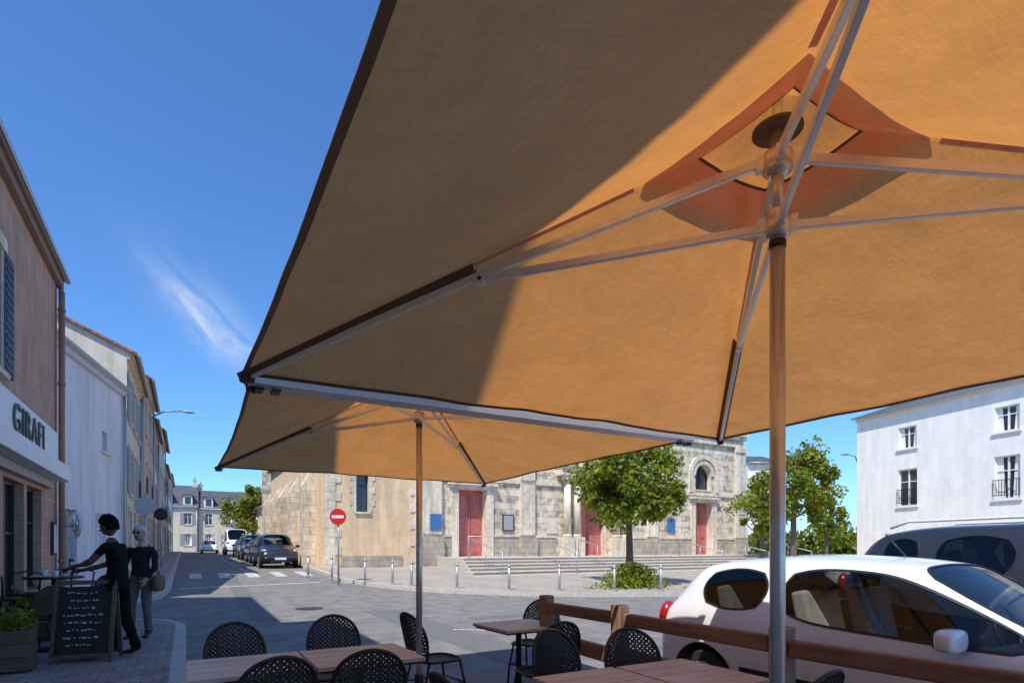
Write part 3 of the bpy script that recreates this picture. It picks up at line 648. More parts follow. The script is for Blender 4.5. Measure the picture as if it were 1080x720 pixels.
e=empty('street_lamp'); b=B(); b.path([(-1.6,33.5,7.9),(-1.0,33.5,8.3),(-.1,33.5,8.45)],.04,metal,8); b.ball((.1,33.5,8.42),(.6,.25,.13),silverback); b.bb(-1.62,-1.55,33.4,33.6,7.6,8.1,metal); b.finish('wall_arm_lamp',e)
p=at(905,34); e=empty('street_lamp',(p.x,p.y,.3)); b=B(); b.tube((0,0,0),(0,0,6.2),.07,metal,.045); b.path([(0,0,6.2),(-.3,0,6.6),(-1.0,.1,6.7)],.035,metal); b.ball((-1.2,.1,6.68),(.7,.3,.14),silverback); b.finish('lamp',e)

# ------------------------------------------------ cars
def paintmat(name,col,metallic=0):
    m,nt,b=newmat(name); L=nt.links
    geo=nd(nt,'ShaderNodeNewGeometry'); tc=nd(nt,'ShaderNodeTexCoord'); n=nd(nt,'ShaderNodeTexNoise'); n.inputs['Scale'].default_value=2; n.inputs['Detail'].default_value=3; L.new(tc.outputs['Object'],n.inputs['Vector'])
    mr=nd(nt,'ShaderNodeMapRange'); mr.inputs[3].default_value=.92; mr.inputs[4].default_value=1.04; L.new(n.outputs['Fac'],mr.inputs[0])
    vm=nd(nt,'ShaderNodeVectorMath',operation='SCALE'); vm.inputs[0].default_value=col; L.new(mr.outputs[0],vm.inputs['Scale'])
    mx=nd(nt,'ShaderNodeMix',data_type='RGBA'); L.new(geo.outputs['Backfacing'],mx.inputs[0]); L.new(vm.outputs[0],mx.inputs[6]); mx.inputs[7].default_value=(.05,.05,.052,1)
    L.new(mx.outputs[2],b.inputs['Base Color']); b.inputs['Roughness'].default_value=.3; b.inputs['Metallic'].default_value=metallic
    b.inputs['Coat Weight'].default_value=.8; b.inputs['Coat Roughness'].default_value=.05
    return m
HATCH=dict(st=[ # x,zb,zbelt,zroof,wl,wb,wr
 (0,.40,.60,.64,.60,.58,.48),(.05,.26,.84,.88,.76,.70,.56),(.13,.22,.93,1.00,.81,.77,.60),(.40,.22,.97,1.31,.83,.79,.59),(.52,.22,.97,1.37,.83,.80,.58),
 (1.24,.22,.94,1.415,.83,.80,.58),(1.30,.22,.935,1.42,.83,.80,.58),(1.95,.22,.91,1.405,.83,.80,.57),(2.22,.22,.90,1.36,.83,.80,.56),
 (2.92,.22,.88,.96,.83,.79,.62),(3.02,.22,.87,.925,.83,.78,.64),(3.42,.22,.78,.84,.82,.74,.58),(3.66,.24,.66,.71,.76,.66,.5),(3.76,.36,.5,.54,.62,.56,.4)],
 side=[(4,5),(6,7),(7,8),(8,9)],rear=[(2,3)],front=[(8,9)],L=3.76,wh=(.62,3.08),wr=.29,W=.83,pill=5)
SUV=dict(st=[
 (0,.45,.75,.80,.66,.64,.5),(.05,.30,1.0,1.05,.86,.80,.62),(.13,.28,1.08,1.16,.90,.86,.66),(.40,.28,1.12,1.56,.92,.88,.66),(.55,.28,1.12,1.66,.92,.88,.65),
 (1.0,.28,1.10,1.70,.92,.88,.65),(1.10,.28,1.10,1.71,.92,.88,.65),(1.95,.28,1.08,1.72,.92,.88,.64),(2.05,.28,1.08,1.72,.92,.88,.64),(2.75,.28,1.06,1.66,.92,.88,.62),
 (3.45,.28,1.02,1.12,.92,.87,.68),(3.6,.28,1.01,1.07,.92,.86,.68),(4.15,.30,.92,.98,.90,.80,.62),(4.4,.34,.78,.83,.82,.72,.5),(4.5,.45,.6,.64,.68,.62,.4)],
 side=[(4,5),(6,7),(8,9),(9,10)],rear=[(2,3)],front=[(9,10)],L=4.5,wh=(.8,3.6),wr=.35,W=.92,pill=8)
VAN=dict(st=[(0,.4,1.1,2.1,.85,.88,.75),(.06,.3,1.2,2.25,.95,.95,.8),(.3,.3,1.2,2.3,.97,.97,.8),(1.9,.3,1.2,2.32,.97,.97,.8),(3.1,.3,1.2,2.32,.97,.97,.8),(3.2,.3,1.2,2.32,.97,.97,.8),(3.7,.3,1.2,2.25,.97,.96,.78),(4.4,.3,1.15,1.3,.96,.92,.75),(4.9,.32,1.0,1.08,.92,.85,.65),(5.1,.4,.7,.76,.8,.75,.5)],
 side=[(5,6),(6,7)],rear=[],front=[(6,7)],L=5.1,wh=(.95,4.1),wr=.34,W=.97,pill=4)
def car(name,loc,rz,P,pm,detail=1,seat=seatl,gm=None):
    gm=gm or carglass
    e=empty(name,loc,rz); st=P['st']; b=B(); k_p=b.mi(pm); k_g=b.mi(gm); k_b=b.mi(blackp)
    rings=[]
    for (x,zb,zt,zr,wl,wb,wr) in st:
        l=lambda t:(wb+(wr-wb)*t, zt+(zr-zt)*t)
        H=[(0,zb),(wl*.86,zb),(wl*.985,zb+.10),(wl,(zb+zt)/2+.02),(wl*.99,zt-.13),(wb,zt),l(.86),(l(.97)[0]-.03,l(.97)[1]),(wr*.6,zr+.015),(0,zr+.03)]
        ring=[(y,z) for y,z in H]+[(-y,z) for y,z in H[-2:0:-1]]
        rings.append([b.bm.verts.new((x,y,z)) for y,z in ring])
    n=len(rings[0])
    bands={5:'s',12:'s',7:'t',8:'t',9:'t',10:'t'}
    for i in range(len(st)-1):
        for j in range(n):
            f=b.bm.faces.new((rings[i][j],rings[i+1][j],rings[i+1][(j+1)%n],rings[i][(j+1)%n])); f.smooth=True
            k=k_p; bd=bands.get(j)
            if bd=='s' and (i,i+1) in P['side']: k=k_g
            if bd=='s' and (i,i+1)==(P['pill'],P['pill']+1) and P is not HATCH: k=k_b
            if bd=='t' and ((i,i+1) in P['rear'] or (i,i+1) in P['front']): k=k_g
            if j in (0,1,n-1,n-2): k=k_b
            f.material_index=k
    for rg in (rings[0][::-1],rings[-1]):
        f=b.bm.faces.new(rg); f.material_index=k_p; f.smooth=True
    cl=b.bm.edges.layers.float.new('crease_edge')
    for ed in b.bm.edges:
        if len(ed.link_faces)==2 and ed.link_faces[0].material_index!=ed.link_faces[1].material_index: ed[cl]=.6
    body=b.finish('body',e)
    for p in body.data.polygons: p.use_smooth=True
    ms=body.modifiers.new('sub','SUBSURF'); ms.levels=3 if detail else 2; ms.render_levels=ms.levels
    cb=B()
    for wx in P['wh']:
        for sg in (-1,1): cb.tube((wx,sg*(P['W']-.24),P['wr']+.01),(wx,sg*(P['W']+.2),P['wr']+.01),P['wr']+.06,blackp,n=32)
    cut=cb.finish('cut'); cut.parent=e
    mb=body.modifiers.new('arch','BOOLEAN'); mb.operation='DIFFERENCE'; mb.object=cut; mb.solver='EXACT'
    try: mb.material_mode='TRANSFER'
    except: pass
    bpy.context.view_layer.update()
    dg=bpy.context.evaluated_depsgraph_get(); me=bpy.data.meshes.new_from_object(body.evaluated_get(dg))
    body.modifiers.clear(); body.data=me
    bpy.data.objects.remove(cut)
    if detail:
        bm=bmesh.new(); bm.from_mesh(me); bb_=B(); gi=[i for i,m in enumerate(me.materials) if m==gm]
        for ed in bm.edges:
            if len(ed.link_faces)==2:
                g0=[f.material_index in gi for f in ed.link_faces]
                if g0[0]!=g0[1]:
                    nn=(ed.link_faces[0].normal+ed.link_faces[1].normal).normalized()
                    bb_.beam(ed.verts[0].co+nn*.001,ed.verts[1].co+nn*.001,.018,.008,blackp,up=nn)
        bm.free(); bb_.finish('window_seals',e)
    for wx in P['wh']:
        for sg in (-1,1):
            b=B(); r=P['wr']; y0=sg*(P['W']-.20); y1=sg*(P['W']-.015)
            b.path([(wx,y0,r),(wx,y0+(y1-y0)*.15,r),(wx,y0+(y1-y0)*.85,r),(wx,y1,r)],r,tyre,32,[r*.93,r,r,r*.93])
            b.path([(wx,y1-sg*.002,r),(wx,y1+sg*.006,r)],r*.66,rim,28,[r*.68,r*.64]); b.tube((wx,y1,r),(wx,y1+sg*.012,r),r*.52,blackp,n=28)
            for q in range(5):
                a=q*2*math.pi/5; b.beam((wx,y1+sg*.014,r),(wx+math.cos(a)*r*.6,y1+sg*.010,r+math.sin(a)*r*.6),.06,.02,rim,up=(0,1,0))
            b.tube((wx,y1,r),(wx,y1+sg*.03,r),r*.14,rim,n=14)
            b.finish('wheel',e)
    L=P['L']; Wd=P['W']; S=st
    b=B()
    zb=S[2][2]
    for sg in (-1,1):
        b.ball((.10,sg*(Wd-.13),zb-.12),(.16,.22,.34),redl); b.ball((L-.30,sg*(Wd-.19),S[-3][2]-.06),(.42,.24,.17),headl,rz=-sg*.35)
        mi=[s for s in P['front']][0]; mx_=S[mi[1]][0]-.34; mz=S[mi[1]][2]+.07
        b.pebble((mx_,sg*(Wd+.10),mz),(.12,.23,.14),pm); b.pebble((mx_-.052,sg*(Wd+.10),mz),(.03,.19,.11),blackp); b.beam((mx_+.02,sg*(Wd-.06),mz-.04),(mx_,sg*(Wd+.05),mz-.04),.06,.04,blackp)
        for hx in ([P['st'][P['pill']][0]+.25] if P is HATCH else [1.35,2.2]):
            b.ball((hx,sg*(Wd+.0),S[5][2]-.16),(.2,.035,.035),pm if P is HATCH else blackp)
        b.beam((P['wh'][0]+P['wr']+.12,sg*(Wd+.004),.48),(P['wh'][1]-P['wr']-.12,sg*(Wd+.004),.48),.012,.06,blackp)
    b.bb(-.012,.02,-.26,.26,S[1][1]+.32,S[1][1]+.43,signw); b.bb(L-.02,L+.012,-.26,.26,.42,.53,signw); b.bb(L-.12,L-.012,-.45,.45,.30,.40,blackp)
    if P is SUV:
        for sg in (-1,1): b.path([(.6,sg*.64,1.70),(.8,sg*.64,1.775),(2.3,sg*.63,1.79),(2.6,sg*.62,1.72)],.016,alu)
    if P is HATCH:
        b.path([(1.9,0,1.43),(1.75,0,1.60)],.006,blackp,6)
        b.beam((2.86,-.45,1.0),(2.62,.05,1.14),.02,.015,blackp)
    b.finish('fittings',e)
    if P is not VAN:
        b=B(); fb=S[5][1]+.12
        b.bb(.6,S[P['front'][0][1]][0],-Wd+.12,Wd-.12,fb,fb+.05,seatm)
        b.bb(S[P['front'][0][1]][0]-.42,S[P['front'][0][1]][0]-.08,-Wd+.13,Wd-.13,fb+.2,S[P['front'][0][1]][2]-.04,blackp)
        fx=S[P['pill']][0]+.22
        for xx,mm in ((fx,seat),(.72 if P is HATCH else .95,seatm)):
            for sg in (-1,1):
                M=Matrix.Rotation(-.22,3,'Y')
                b.box((xx+.28,sg*.38,fb+.27),(.5,.48,.16),mm); b.box((xx,sg*.38,fb+.52),(.13,.46,.60),mm,M=M); b.box((xx-.09,sg*.38,fb+.94),(.09,.25,.17),seatm,M=M)
        b.finish('seats',e,bevel=.05)
        b=B(); xs=S[P['front'][0][1]][0]-.52
        pts=[V((xs-.0+.05*math.sin(t)*-1,.36+.18*math.cos(t),fb+.55+.18*math.sin(t))) for t in [i*math.pi/10 for i in range(20)]]
        b.path(pts,.014,blackp,8,closed=True); b.finish('steering_wheel',e)
    return e
pw=paintmat('white_car_paint',(.86,.86,.86)); pd=paintmat('dark_grey_car_paint',(.022,.023,.028),0); pb=paintmat('black_car_paint',(.02,.02,.024),0); pbl=paintmat('blue_car_paint',(.03,.06,.14),.2)
h2=-math.pi/2
car('parked_hatchback',(4.83,4.2,0),h2,HATCH,pw)
car('parked_suv',(8.35,4.45,.04),h2,SUV,pd,seat=seatm,gm=carglass_d)
z_=lambda s:g(s)
car('parked_suv',(4.0,34.2,z_(32)),h2,SUV,pb,0,seatm)
car('parked_car',(4.05,40,z_(38)),h2,HATCH,pd,0,seatm)
car('parked_car',(4.05,45.5,z_(44)),h2,SUV,pbl,0,seatm)
car('parked_car',(4.05,51,z_(49)),h2,HATCH,pb,0,seatm)
car('white_van',(3.9,60,z_(58)),h2,VAN,pw,0)
car('parked_car',(2.2,72,z_(72)),h2,HATCH,pw,0)

# ------------------------------------------------ parasols
def parasol(name,cx,cy,hx,hy,ze,rise,zrun,seed,gutter=False):
    e=empty(name,(cx,cy,0)); za=ze+rise
    C=[V((-hx,hy,0)),V((hx,hy,0)),V((hx,-hy,0)),V((-hx,-hy,0))]
    def pt(i,v,t,dz=0):
        a,c=C[i],C[(i+1)%4]; q=a.lerp(c,v)*t
        sg=math.sin(math.pi*v)
        inw=1-.018*sg*t*t
        w_=noise.noise(V((q.x*1.3+seed,q.y*1.3,0)))*.014*sg+noise.noise(V((q.x*5+seed,q.y*5,3)))*.0045*sg
        # radiating tension folds towards the corners
        w_+=.0035*math.sin(v*math.pi*9+seed)*sg*min(1,t*1.2)
        return V((q.x*inw,q.y*inw,za-rise*t-.05*sg*math.sin(math.pi*t)*.8+w_+dz))
    def surf(t0,t1,nt,nv,dz,nm,fn=None,mt=canvas):
        b=B(); k=b.mi(mt)
        for i in range(4):
            gr=[[b.bm.verts.new(pt(i,v/nv,t0+(t1-t0)*t/nt,dz if not fn else fn(t0+(t1-t0)*t/nt))) for v in range(nv+1)] for t in range(nt+1)]
            for t in range(nt):
                for v in range(nv):
                    f=b.bm.faces.new((gr[t][v],gr[t][v+1],gr[t+1][v+1],gr[t+1][v])); f.smooth=True
        bmesh.ops.remove_doubles(b.bm,verts=b.bm.verts,dist=.0004)
        return b.finish(nm,e)
    surf(.115,1,48,48,0,'canopy')
    surf(.002,.215,8,20,0,'vent_cap',fn=lambda t:.045+.05*(1-t/.2)+.010*math.sin(t*40))
    surf(.985,1.0,1,48,-.005,'hem',mt=canvas_dk)
    surf(.113,.119,1,20,-.004,'vent_binding',mt=canvas_dk)
    b=B()
    for c in C:
        d=V((c.x,c.y,0)); n=V((-d.y,d.x,0)).normalized()*.03
        P=[]
        for t in (.5,.75,1.0):
            q=d*t; z=za-rise*t-.006
            P.append((V((q.x,q.y,z))+n,V((q.x,q.y,z-.038)),V((q.x,q.y,z))-n))
        for A,Bq in zip(P,P[1:]):
            b.face([A[0],Bq[0],Bq[1],A[1]],canvas_dk); b.face([A[1],Bq[1],Bq[2],A[2]],canvas_dk)
        # stitched seam tape along the inner half of each diagonal
        q0=d*.22; q1=d*.5; b.beam(V((q0.x,q0.y,za-rise*.22-.003)),V((q1.x,q1.y,za-rise*.5-.003)),.022,.003,canvas)
    b.finish('rib_pockets',e)
    b=B()
    hub=za-.15
    for c in C:
        d=V((c.x,c.y,0)); u=d.normalized()
        p0=V((u.x*.05,u.y*.05,hub+.01)); tj=.49
        pj=V((d.x*tj,d.y*tj,za-rise*tj-.055)); p1=V((d.x*.995,d.y*.995,za-rise*.995-.026))
        b.beam(p0,pj,.022,.034,alu); b.beam(pj-u*.05+V((0,0,.010)),p1,.02,.03,alu)
        r0=V((u.x*.05,u.y*.05,zrun)); b.beam(r0,pj+V((0,0,-.02)),.02,.03,alu)
        b.beam(pj+V((0,0,-.025))-u*.02,pj+V((0,0,-.022))+u*.03,.028,.035,alu)
        b.tube(pj+V((0,0,-.02))+V((-u.y,u.x,0))*.018,pj+V((0,0,-.02))-V((-u.y,u.x,0))*.018,.009,blackp,n=10)
        b.beam(p1-u*.05+V((0,0,-.004)),p1+u*.006,.04,.035,blackp)
    b.finish('ribs',e,bevel=.003)
    b=B()
    b.tube((0,0,.05),(0,0,zrun+.0),.0265,polem,n=24); b.tube((0,0,zrun),(0,0,za-.02),.021,polem,n=20)
    b.tube((0,0,zrun-.075),(0,0,zrun-.05),.029,blackp,n=20)
    b.tube((.028,0,zrun-.3),(.028,0,.9),.0022,blackp,n=6)
    b.finish('pole',e)
    b=B(); b.path([(0,0,zrun-.04),(0,0,zrun-.03),(0,0,zrun+.05),(0,0,zrun+.06)],.05,polem,20,[.034,.045,.045,.03])
    b.path([(0,0,hub-.05),(0,0,hub-.03),(0,0,hub+.03),(0,0,hub+.05)],.06,polem,20,[.03,.05,.05,.03]); b.tube((0,0,za-.04),(0,0,za-.032),.085,canvas_dk,n=20); b.tube((0,0,za-.1),(0,0,za+.085),.018,polem)
    for a in range(4):
        t=a*math.pi/2+math.atan2(hy,hx)
        b.box((.05*math.cos(t),.05*math.sin(t),zrun+.01),(.03,.03,.05),alu,rz=t); b.box((.055*math.cos(t),.055*math.sin(t),hub),(.035,.03,.05),alu,rz=t)
    b.finish('hub',e)
    if gutter:
        b=B(); b.hexa([(-hx,-hy-.035,ze-.012),(hx,-hy-.035,ze-.012),(hx,-hy+.02,ze-.03),(-hx,-hy+.02,ze-.03),(-hx,-hy-.05,ze+.035),(hx,-hy-.05,ze+.035),(hx,-hy-.005,ze+.035),(-hx,-hy-.005,ze+.035)],whitebar); 
        for k in (-.97,-.92,.93): b.bb(hx*k-.02,hx*k+.02,-hy-.05,-hy+.03,ze-.045,ze-.033,blackp)
        b.finish('rain_gutter',e)
    b=B()
    for sx in (-1,1):
        for sy in (-1,1): b.box((sx*.24,sy*.24,.04),(.46,.46,.07),granite)
    b.tube((0,0,.02),(0,0,.4),.04,blackm,n=16); b.finish('base',e,bevel=.01)
    return e
parasol('parasol',1.83,1.29,1.61,1.61,2.30,.72,2.64,1)
parasol('parasol',1.76,4.70,1.50,1.69,2.30,.68,2.62,5,gutter=True)

# ------------------------------------------------ terrace fence
e=empty('terrace_fence'); b=B(); FA=3.02
for s in (4.6,3.53,2.1,.7,-.7,-2.1): b.box((FA,s,.52),(.11,.11,1.04),postwood,rz=.03*R.uniform(-1,1))
b.finish('posts',e,bevel=.012)
b=B()
rails=[(4.75,3.6),(3.46,2.17),(2.03,.77),(.63,-.63),(-.77,-2.0)]
for i,(s0,s1) in enumerate(rails):
    for z,t in ((.93,.1),(.62,.13),(.32,.13)):
        j=R.uniform(-.012,.012); b.beam((FA+j,s0,z+j),(FA+j,s1,z-j*.6),.07,t,railwood)
b.finish('rails',e,bevel=.012)

# ------------------------------------------------ chairs & tables
def chairmesh():
    b=B(); zs=.455; pts=[]
    for i in range(28):
        t=2*math.pi*i/28; c,s_=math.cos(t),math.sin(t)
        pts.append(V((.205*abs(c)**.6*(1 if c>0 else -1),.20*abs(s_)**.6*(1 if s_>0 else -1),zs)))
    b.path(pts,.014,rattan,8,closed=True)
    def inside(x,y): return (abs(x)/.205)**3+(abs(y)/.2)**3<1
    for sg in (-1,1):
        for k in range(-12,13):
            o=k*.036; seg=[]
            for q in range(-30,31):
                x=q*.0143; y=sg*x+o
                if inside(x,y): seg.append(V((x,y,zs+.002*sg-.012*(1-(x*x+y*y)*12))))
            if len(seg)>1:
                for p,q2 in zip(seg[::4]+[seg[-1]],(seg[::4]+[seg[-1]])[1:]):
                    if (q2-p).length>.002: b.beam(p,q2,.014,.004,rattan)
    def bp(x,z): return V((x,-.20-.10*z-.03+ (x/.21)**2*.05, zs+.02+.43*z))
    arch=[]
    for i in range(25):
        t=math.pi*i/24; x=.215*math.cos(t); z=.42+.58*math.sin(t)**.8 if i not in(0,24) else .42
        arch.append(bp(x,z))
    left=[bp(-.17,0),bp(-.2,.2)]; right=[bp(.17,0),bp(.2,.2)]
    b.path(right+arch+left[::-1],.013,rattan,8)
    b.path([bp(-.2,.2),bp(-.1,.2),bp(0,.2),bp(.1,.2),bp(.2,.2)],.011,rattan,8)
    def ins2(x,z):
        if z<.2: return False
        if z<.42: return abs(x)<.21
        return (x/.212)**2+((z-.42)/.58)**2.3<1
    for sg in (-1,1):
        for k in range(-16,30):
            o=k*.034; seg=[]
            for q in range(-44,45):
                x=q*.005; zz=(sg*x+o)/.43
                if ins2(x,zz): seg.append(bp(x,zz)+V((0,.002*sg,0)))
            if len(seg)>2:
                ss_=seg[::9]+[seg[-1]]
                for p,q2 in zip(ss_,ss_[1:]):
                    if (q2-p).length>.002: b.beam(p,q2,.014,.004,rattan,up=(0,1,0))
    for k in range(-8,9):
        x=k*.0245; z1=.42+.58*max(0,(1-(x/.212)**2))**.45
        if z1>.25: b.beam(bp(x,.2),bp(x,min(z1,.97)),.006,.004,rattan,up=(0,1,0))
    for sx in (-1,1):
        b.path([(sx*.16,.16,zs-.01),(sx*.19,.20,.22),(sx*.20,.225,0)],.012,blackm,8)
        b.path([(sx*.16,-.17,zs-.01),(sx*.18,-.23,.2),(sx*.19,-.28,0)],.012,blackm,8)
        b.path([bp(sx*.17,0),(sx*.16,-.17,zs-.01)],.012,blackm,8)
        b.path([(sx*.185,.19,.24),(sx*.18,-.22,.24)],.008,blackm,8)
    b.path([(-.185,.19,.24),(.185,.19,.24)],.008,blackm,8)
    ob=b.finish('bistro_chair',link=False); return ob.data
cm=chairmesh()
def chair(a,s,rz,z=0):
    o=bpy.data.objects.new('bistro_chair',cm); o.location=(a,s,z); o.rotation_euler=(0,0,rz); sc.collection.objects.link(o)
pi=math.pi
chair(.36,4.66,pi+.12); chair(1.08,4.78,pi-.1); chair(.42,3.62,.08); chair(.98,3.58,-.15)
chair(2.05,5.02,-pi/2+.15); chair(2.62,4.05,-.05); chair(2.32,3.12,pi+.15); chair(2.72,2.88,pi-.25); chair(2.66,1.92,.1); chair(1.35,2.5,-pi/2); chair(2.05,1.85,-.1); chair(3.3,5.3,pi/2+.6)
def table(a0,a1,s0,s1,h=.745,rz=0):
    cx,cy=(a0+a1)/2,(s0+s1)/2; e=empty('bistro_table',(cx,cy,0),rz); b=B(); w,d=a1-a0,s1-s0
    n=4
    for i in range(n):
        y0=-d/2+d*i/n; b.bb(-w/2,w/2,y0+.0012,y0+d/n-.0012,h-.028,h,tablewood)
    b.finish('top',e,bevel=.0035)
    b=B(); b.bb(-w/2+.02,w/2-.02,-d/2+.02,d/2-.02,h-.045,h-.029,blackm); b.tube((0,0,.04),(0,0,h-.04),.03,blackm,n=14)
    for a in range(4):
        t=a*pi/2+pi/4; b.beam((0,0,.06),(.3*math.cos(t),.3*math.sin(t),.02),.05,.03,blackm); b.beam((0,0,h-.055),(.25*math.cos(t),.25*math.sin(t),h-.05),.04,.015,blackm)
    b.finish('pedestal',e,bevel=.004)
table(0.0,.70,3.70,4.38); table(.715,1.43,3.70,4.38,rz=.01); table(2.5,3.18,4.5,5.15,rz=.05); table(1.75,2.34,2.12,2.82); table(2.36,2.93,2.10,2.80,rz=-.01)

# ------------------------------------------------ cafe front things
p=at(92,7.0); e=empty('chalkboard_sign',(p.x,p.y,.12),math.radians(-12)); b=B()
for sg in (-1,1):
    M=Matrix.Rotation(sg*.2,3,'X')
    b.box(M@V((0,0,-.5))+V((0,0,.97)),(.56,.02,.85),chalk,M=M)
    for x in (-.3,.3): b.box(M@V((x,0,-.5))+V((0,0,.98)),(.04,.035,1.0),planterw,M=M)
    for z in (-.03,-.92): b.box(M@V((0,0,z))+V((0,0,.98)),(.6,.035,.045),planterw,M=M)
    y=(.0115 if sg==1 else -.0115)
    for i in range(8):
        x=-.22+R.uniform(0,.08)
        while x<R.uniform(.05,.22):
            l=R.uniform(.015,.05); b.box(M@V((x+l/2,y,-.15-.09*i+R.uniform(-.008,.008)))+V((0,0,.97)),(l,.002,R.uniform(.008,.024)),chalkw,M=M); x+=l+R.uniform(.008,.03)
b.finish('board',e)
for (x,y,sd,w) in ((-1.95,8.3,1,.9),(-1.9,10.9,4,.7)):
    e=empty('flower_planter',(x,y,.12)); b=B()
    for i in range(3): b.bb(-w/2,w/2,-.2,.2,.02+i*.15,.165+i*.15,planterw)
    b.finish('box',e,bevel=.008)
    b=B(); b.bb(-w/2+.03,w/2-.03,-.17,.17,.4,.472,soil); rr=random.Random(sd)
    for i in range(500): leaf(b,V((rr.uniform(-w/2,w/2),rr.uniform(-.2,.2),.47+abs(rr.gauss(0,.12)))),.07*(.6+rr.random()),rr,(leafB,leafA))
    b.finish('plants',e,recalc=False)
def hightable(x,y):
    e=empty('high_table',(x,y,.12)); b=B(); b.tube((0,0,.96),(0,0,.99),.33,blackm,n=28); b.tube((0,0,0),(0,0,.97),.03,blackm); b.tube((0,0,0),(0,0,.03),.22,blackm,.2,n=24)
    b.finish('table',e)
    b=B()
    for (px,py) in ((.1,.05),(-.08,-.12),(.05,-.2)): b.path([(px,py,.991),(px,py,1.0),(px,py,1.08)],.03,signw,12,[.024,.026,.034])
    b.tube((-.15,.1,.991),(-.15,.1,1.0),.12,signw,n=20); b.finish('cups',e)
hightable(-1.55,9.75)
def stool(x,y,rz):
    e=empty('bar_stool',(x,y,.12),rz); b=B(); b.tube((0,0,.72),(0,0,.76),.17,blackp,n=22)
    for i in range(4):
        t=i*pi/2+pi/4; b.tube((.12*math.cos(t),.12*math.sin(t),.72),(.22*math.cos(t),.22*math.sin(t),0),.012,blackm)
    b.path([V((.19*math.cos(t),.19*math.sin(t),.28)) for t in [i*pi/8 for i in range(16)]],.009,blackm,6,closed=True)
    b.path([(-.15,-.12,.75),(-.17,-.15,1.02),(0,-.2,1.06),(.17,-.15,1.02),(.15,-.12,.75)],.012,blackm,8)
    b.finish('stool',e)
stool(-1.95,10.1,.4); stool(-1.4,10.3,2.6); stool(-2.0,9.3,-.6)
for (x,y,r) in ((-1.75,9.05,1.2),(-1.5,11.8,2)): chair(x,y,r,.12)

# ------------------------------------------------ people
def skinmesh(nodes,edges,root,segm,name,parent,default,sub=2):
    names=list(nodes); idx={n:i for i,n in enumerate(names)}
    me=bpy.data.meshes.new(name); me.from_pydata([nodes[n][0] for n in names],[(idx[a],idx[c]) for a,c in edges],[])
    ob=bpy.data.objects.new(name,me); sc.collection.objects.link(ob)
    md=ob.modifiers.new('skin','SKIN'); md.use_smooth_shade=True; md.branch_smoothing=.4
    for n in names:
        r=nodes[n][1]; rr=r if isinstance(r,tuple) else (r,r)
        me.skin_vertices[0].data[idx[n]].radius=rr; me.skin_vertices[0].data[idx[n]].use_root=(n==root)
    sb=ob.modifiers.new('sub','SUBSURF'); sb.levels=sub; sb.render_levels=sub
    bpy.context.view_layer.update(); dg=bpy.context.evaluated_depsgraph_get()
    nm=bpy.data.meshes.new_from_object(ob.evaluated_get(dg)); ob.modifiers.clear(); ob.data=nm
    ml=[]; nm.materials.clear()
    for m in [default]+list(segm.values()):
        if m not in ml: ml.append(m); nm.materials.append(m)
    E=[(V(nodes[a][0]),V(nodes[c][0]),segm.get((a,c),default)) for a,c in edges]
    for p in nm.polygons:
        c=p.center; best=1e9
        for A,Bq,m in E:
            ab=Bq-A; t=max(0,min(1,(c-A).dot(ab)/max(ab.length_squared,1e-9))); dd=(c-A-ab*t).length
            if dd<best: best=dd; bm_=m
        p.material_index=ml.index(bm_); p.use_smooth=True
    if sub==2:
        for v in nm.vertices:
            k=noise.noise(V((v.co.x*9,v.co.y*9,v.co.z*16)))*.010+noise.noise(v.co*5)*.008
            v.co+=v.normal*k
    ob.parent=parent; return ob
def hand(e,wrist,dirv,palm_n,sk,curl,name):
    w=V(wrist); d=V(dirv).normalized(); n=V(palm_n); n=(n-d*n.dot(d)).normalized(); sd=d.cross(n)
    for fi in range(5):
        nodes={}
        if fi<4:
            o=sd*(-.03+.02*fi); base=w+d*.02+o*.5; L=[.024,.028,.026,.021][fi]*1.15
            p=[base,w+d*.085+o]
            for k in range(3):
                a=curl*(.5+.35*k); dd=(d*math.cos(a*(k+1)*.6)+n*math.sin(a*(k+1)*.6)).normalized(); p.append(p[-1]+dd*L*(1.15-.15*k))
            rad=[.019,.0125,.0095,.0088,.0075]
        else:
            base=w+d*.025-sd*.012; d2=(d*.6-sd*.75+n*.2).normalized(); d3=(d*.9-sd*.3+n*.45).normalized()
            p=[base,base+d2*.035,base+d2*.06+d3*.012,base+d2*.065+d3*.045]; rad=[.017,.013,.0105,.008]
        for i,(q,r) in enumerate(zip(p,rad)): nodes[i]=(q,r)
        skinmesh(nodes,[(i,i+1) for i in range(len(p)-1)],0,{},name,e,sk,1)
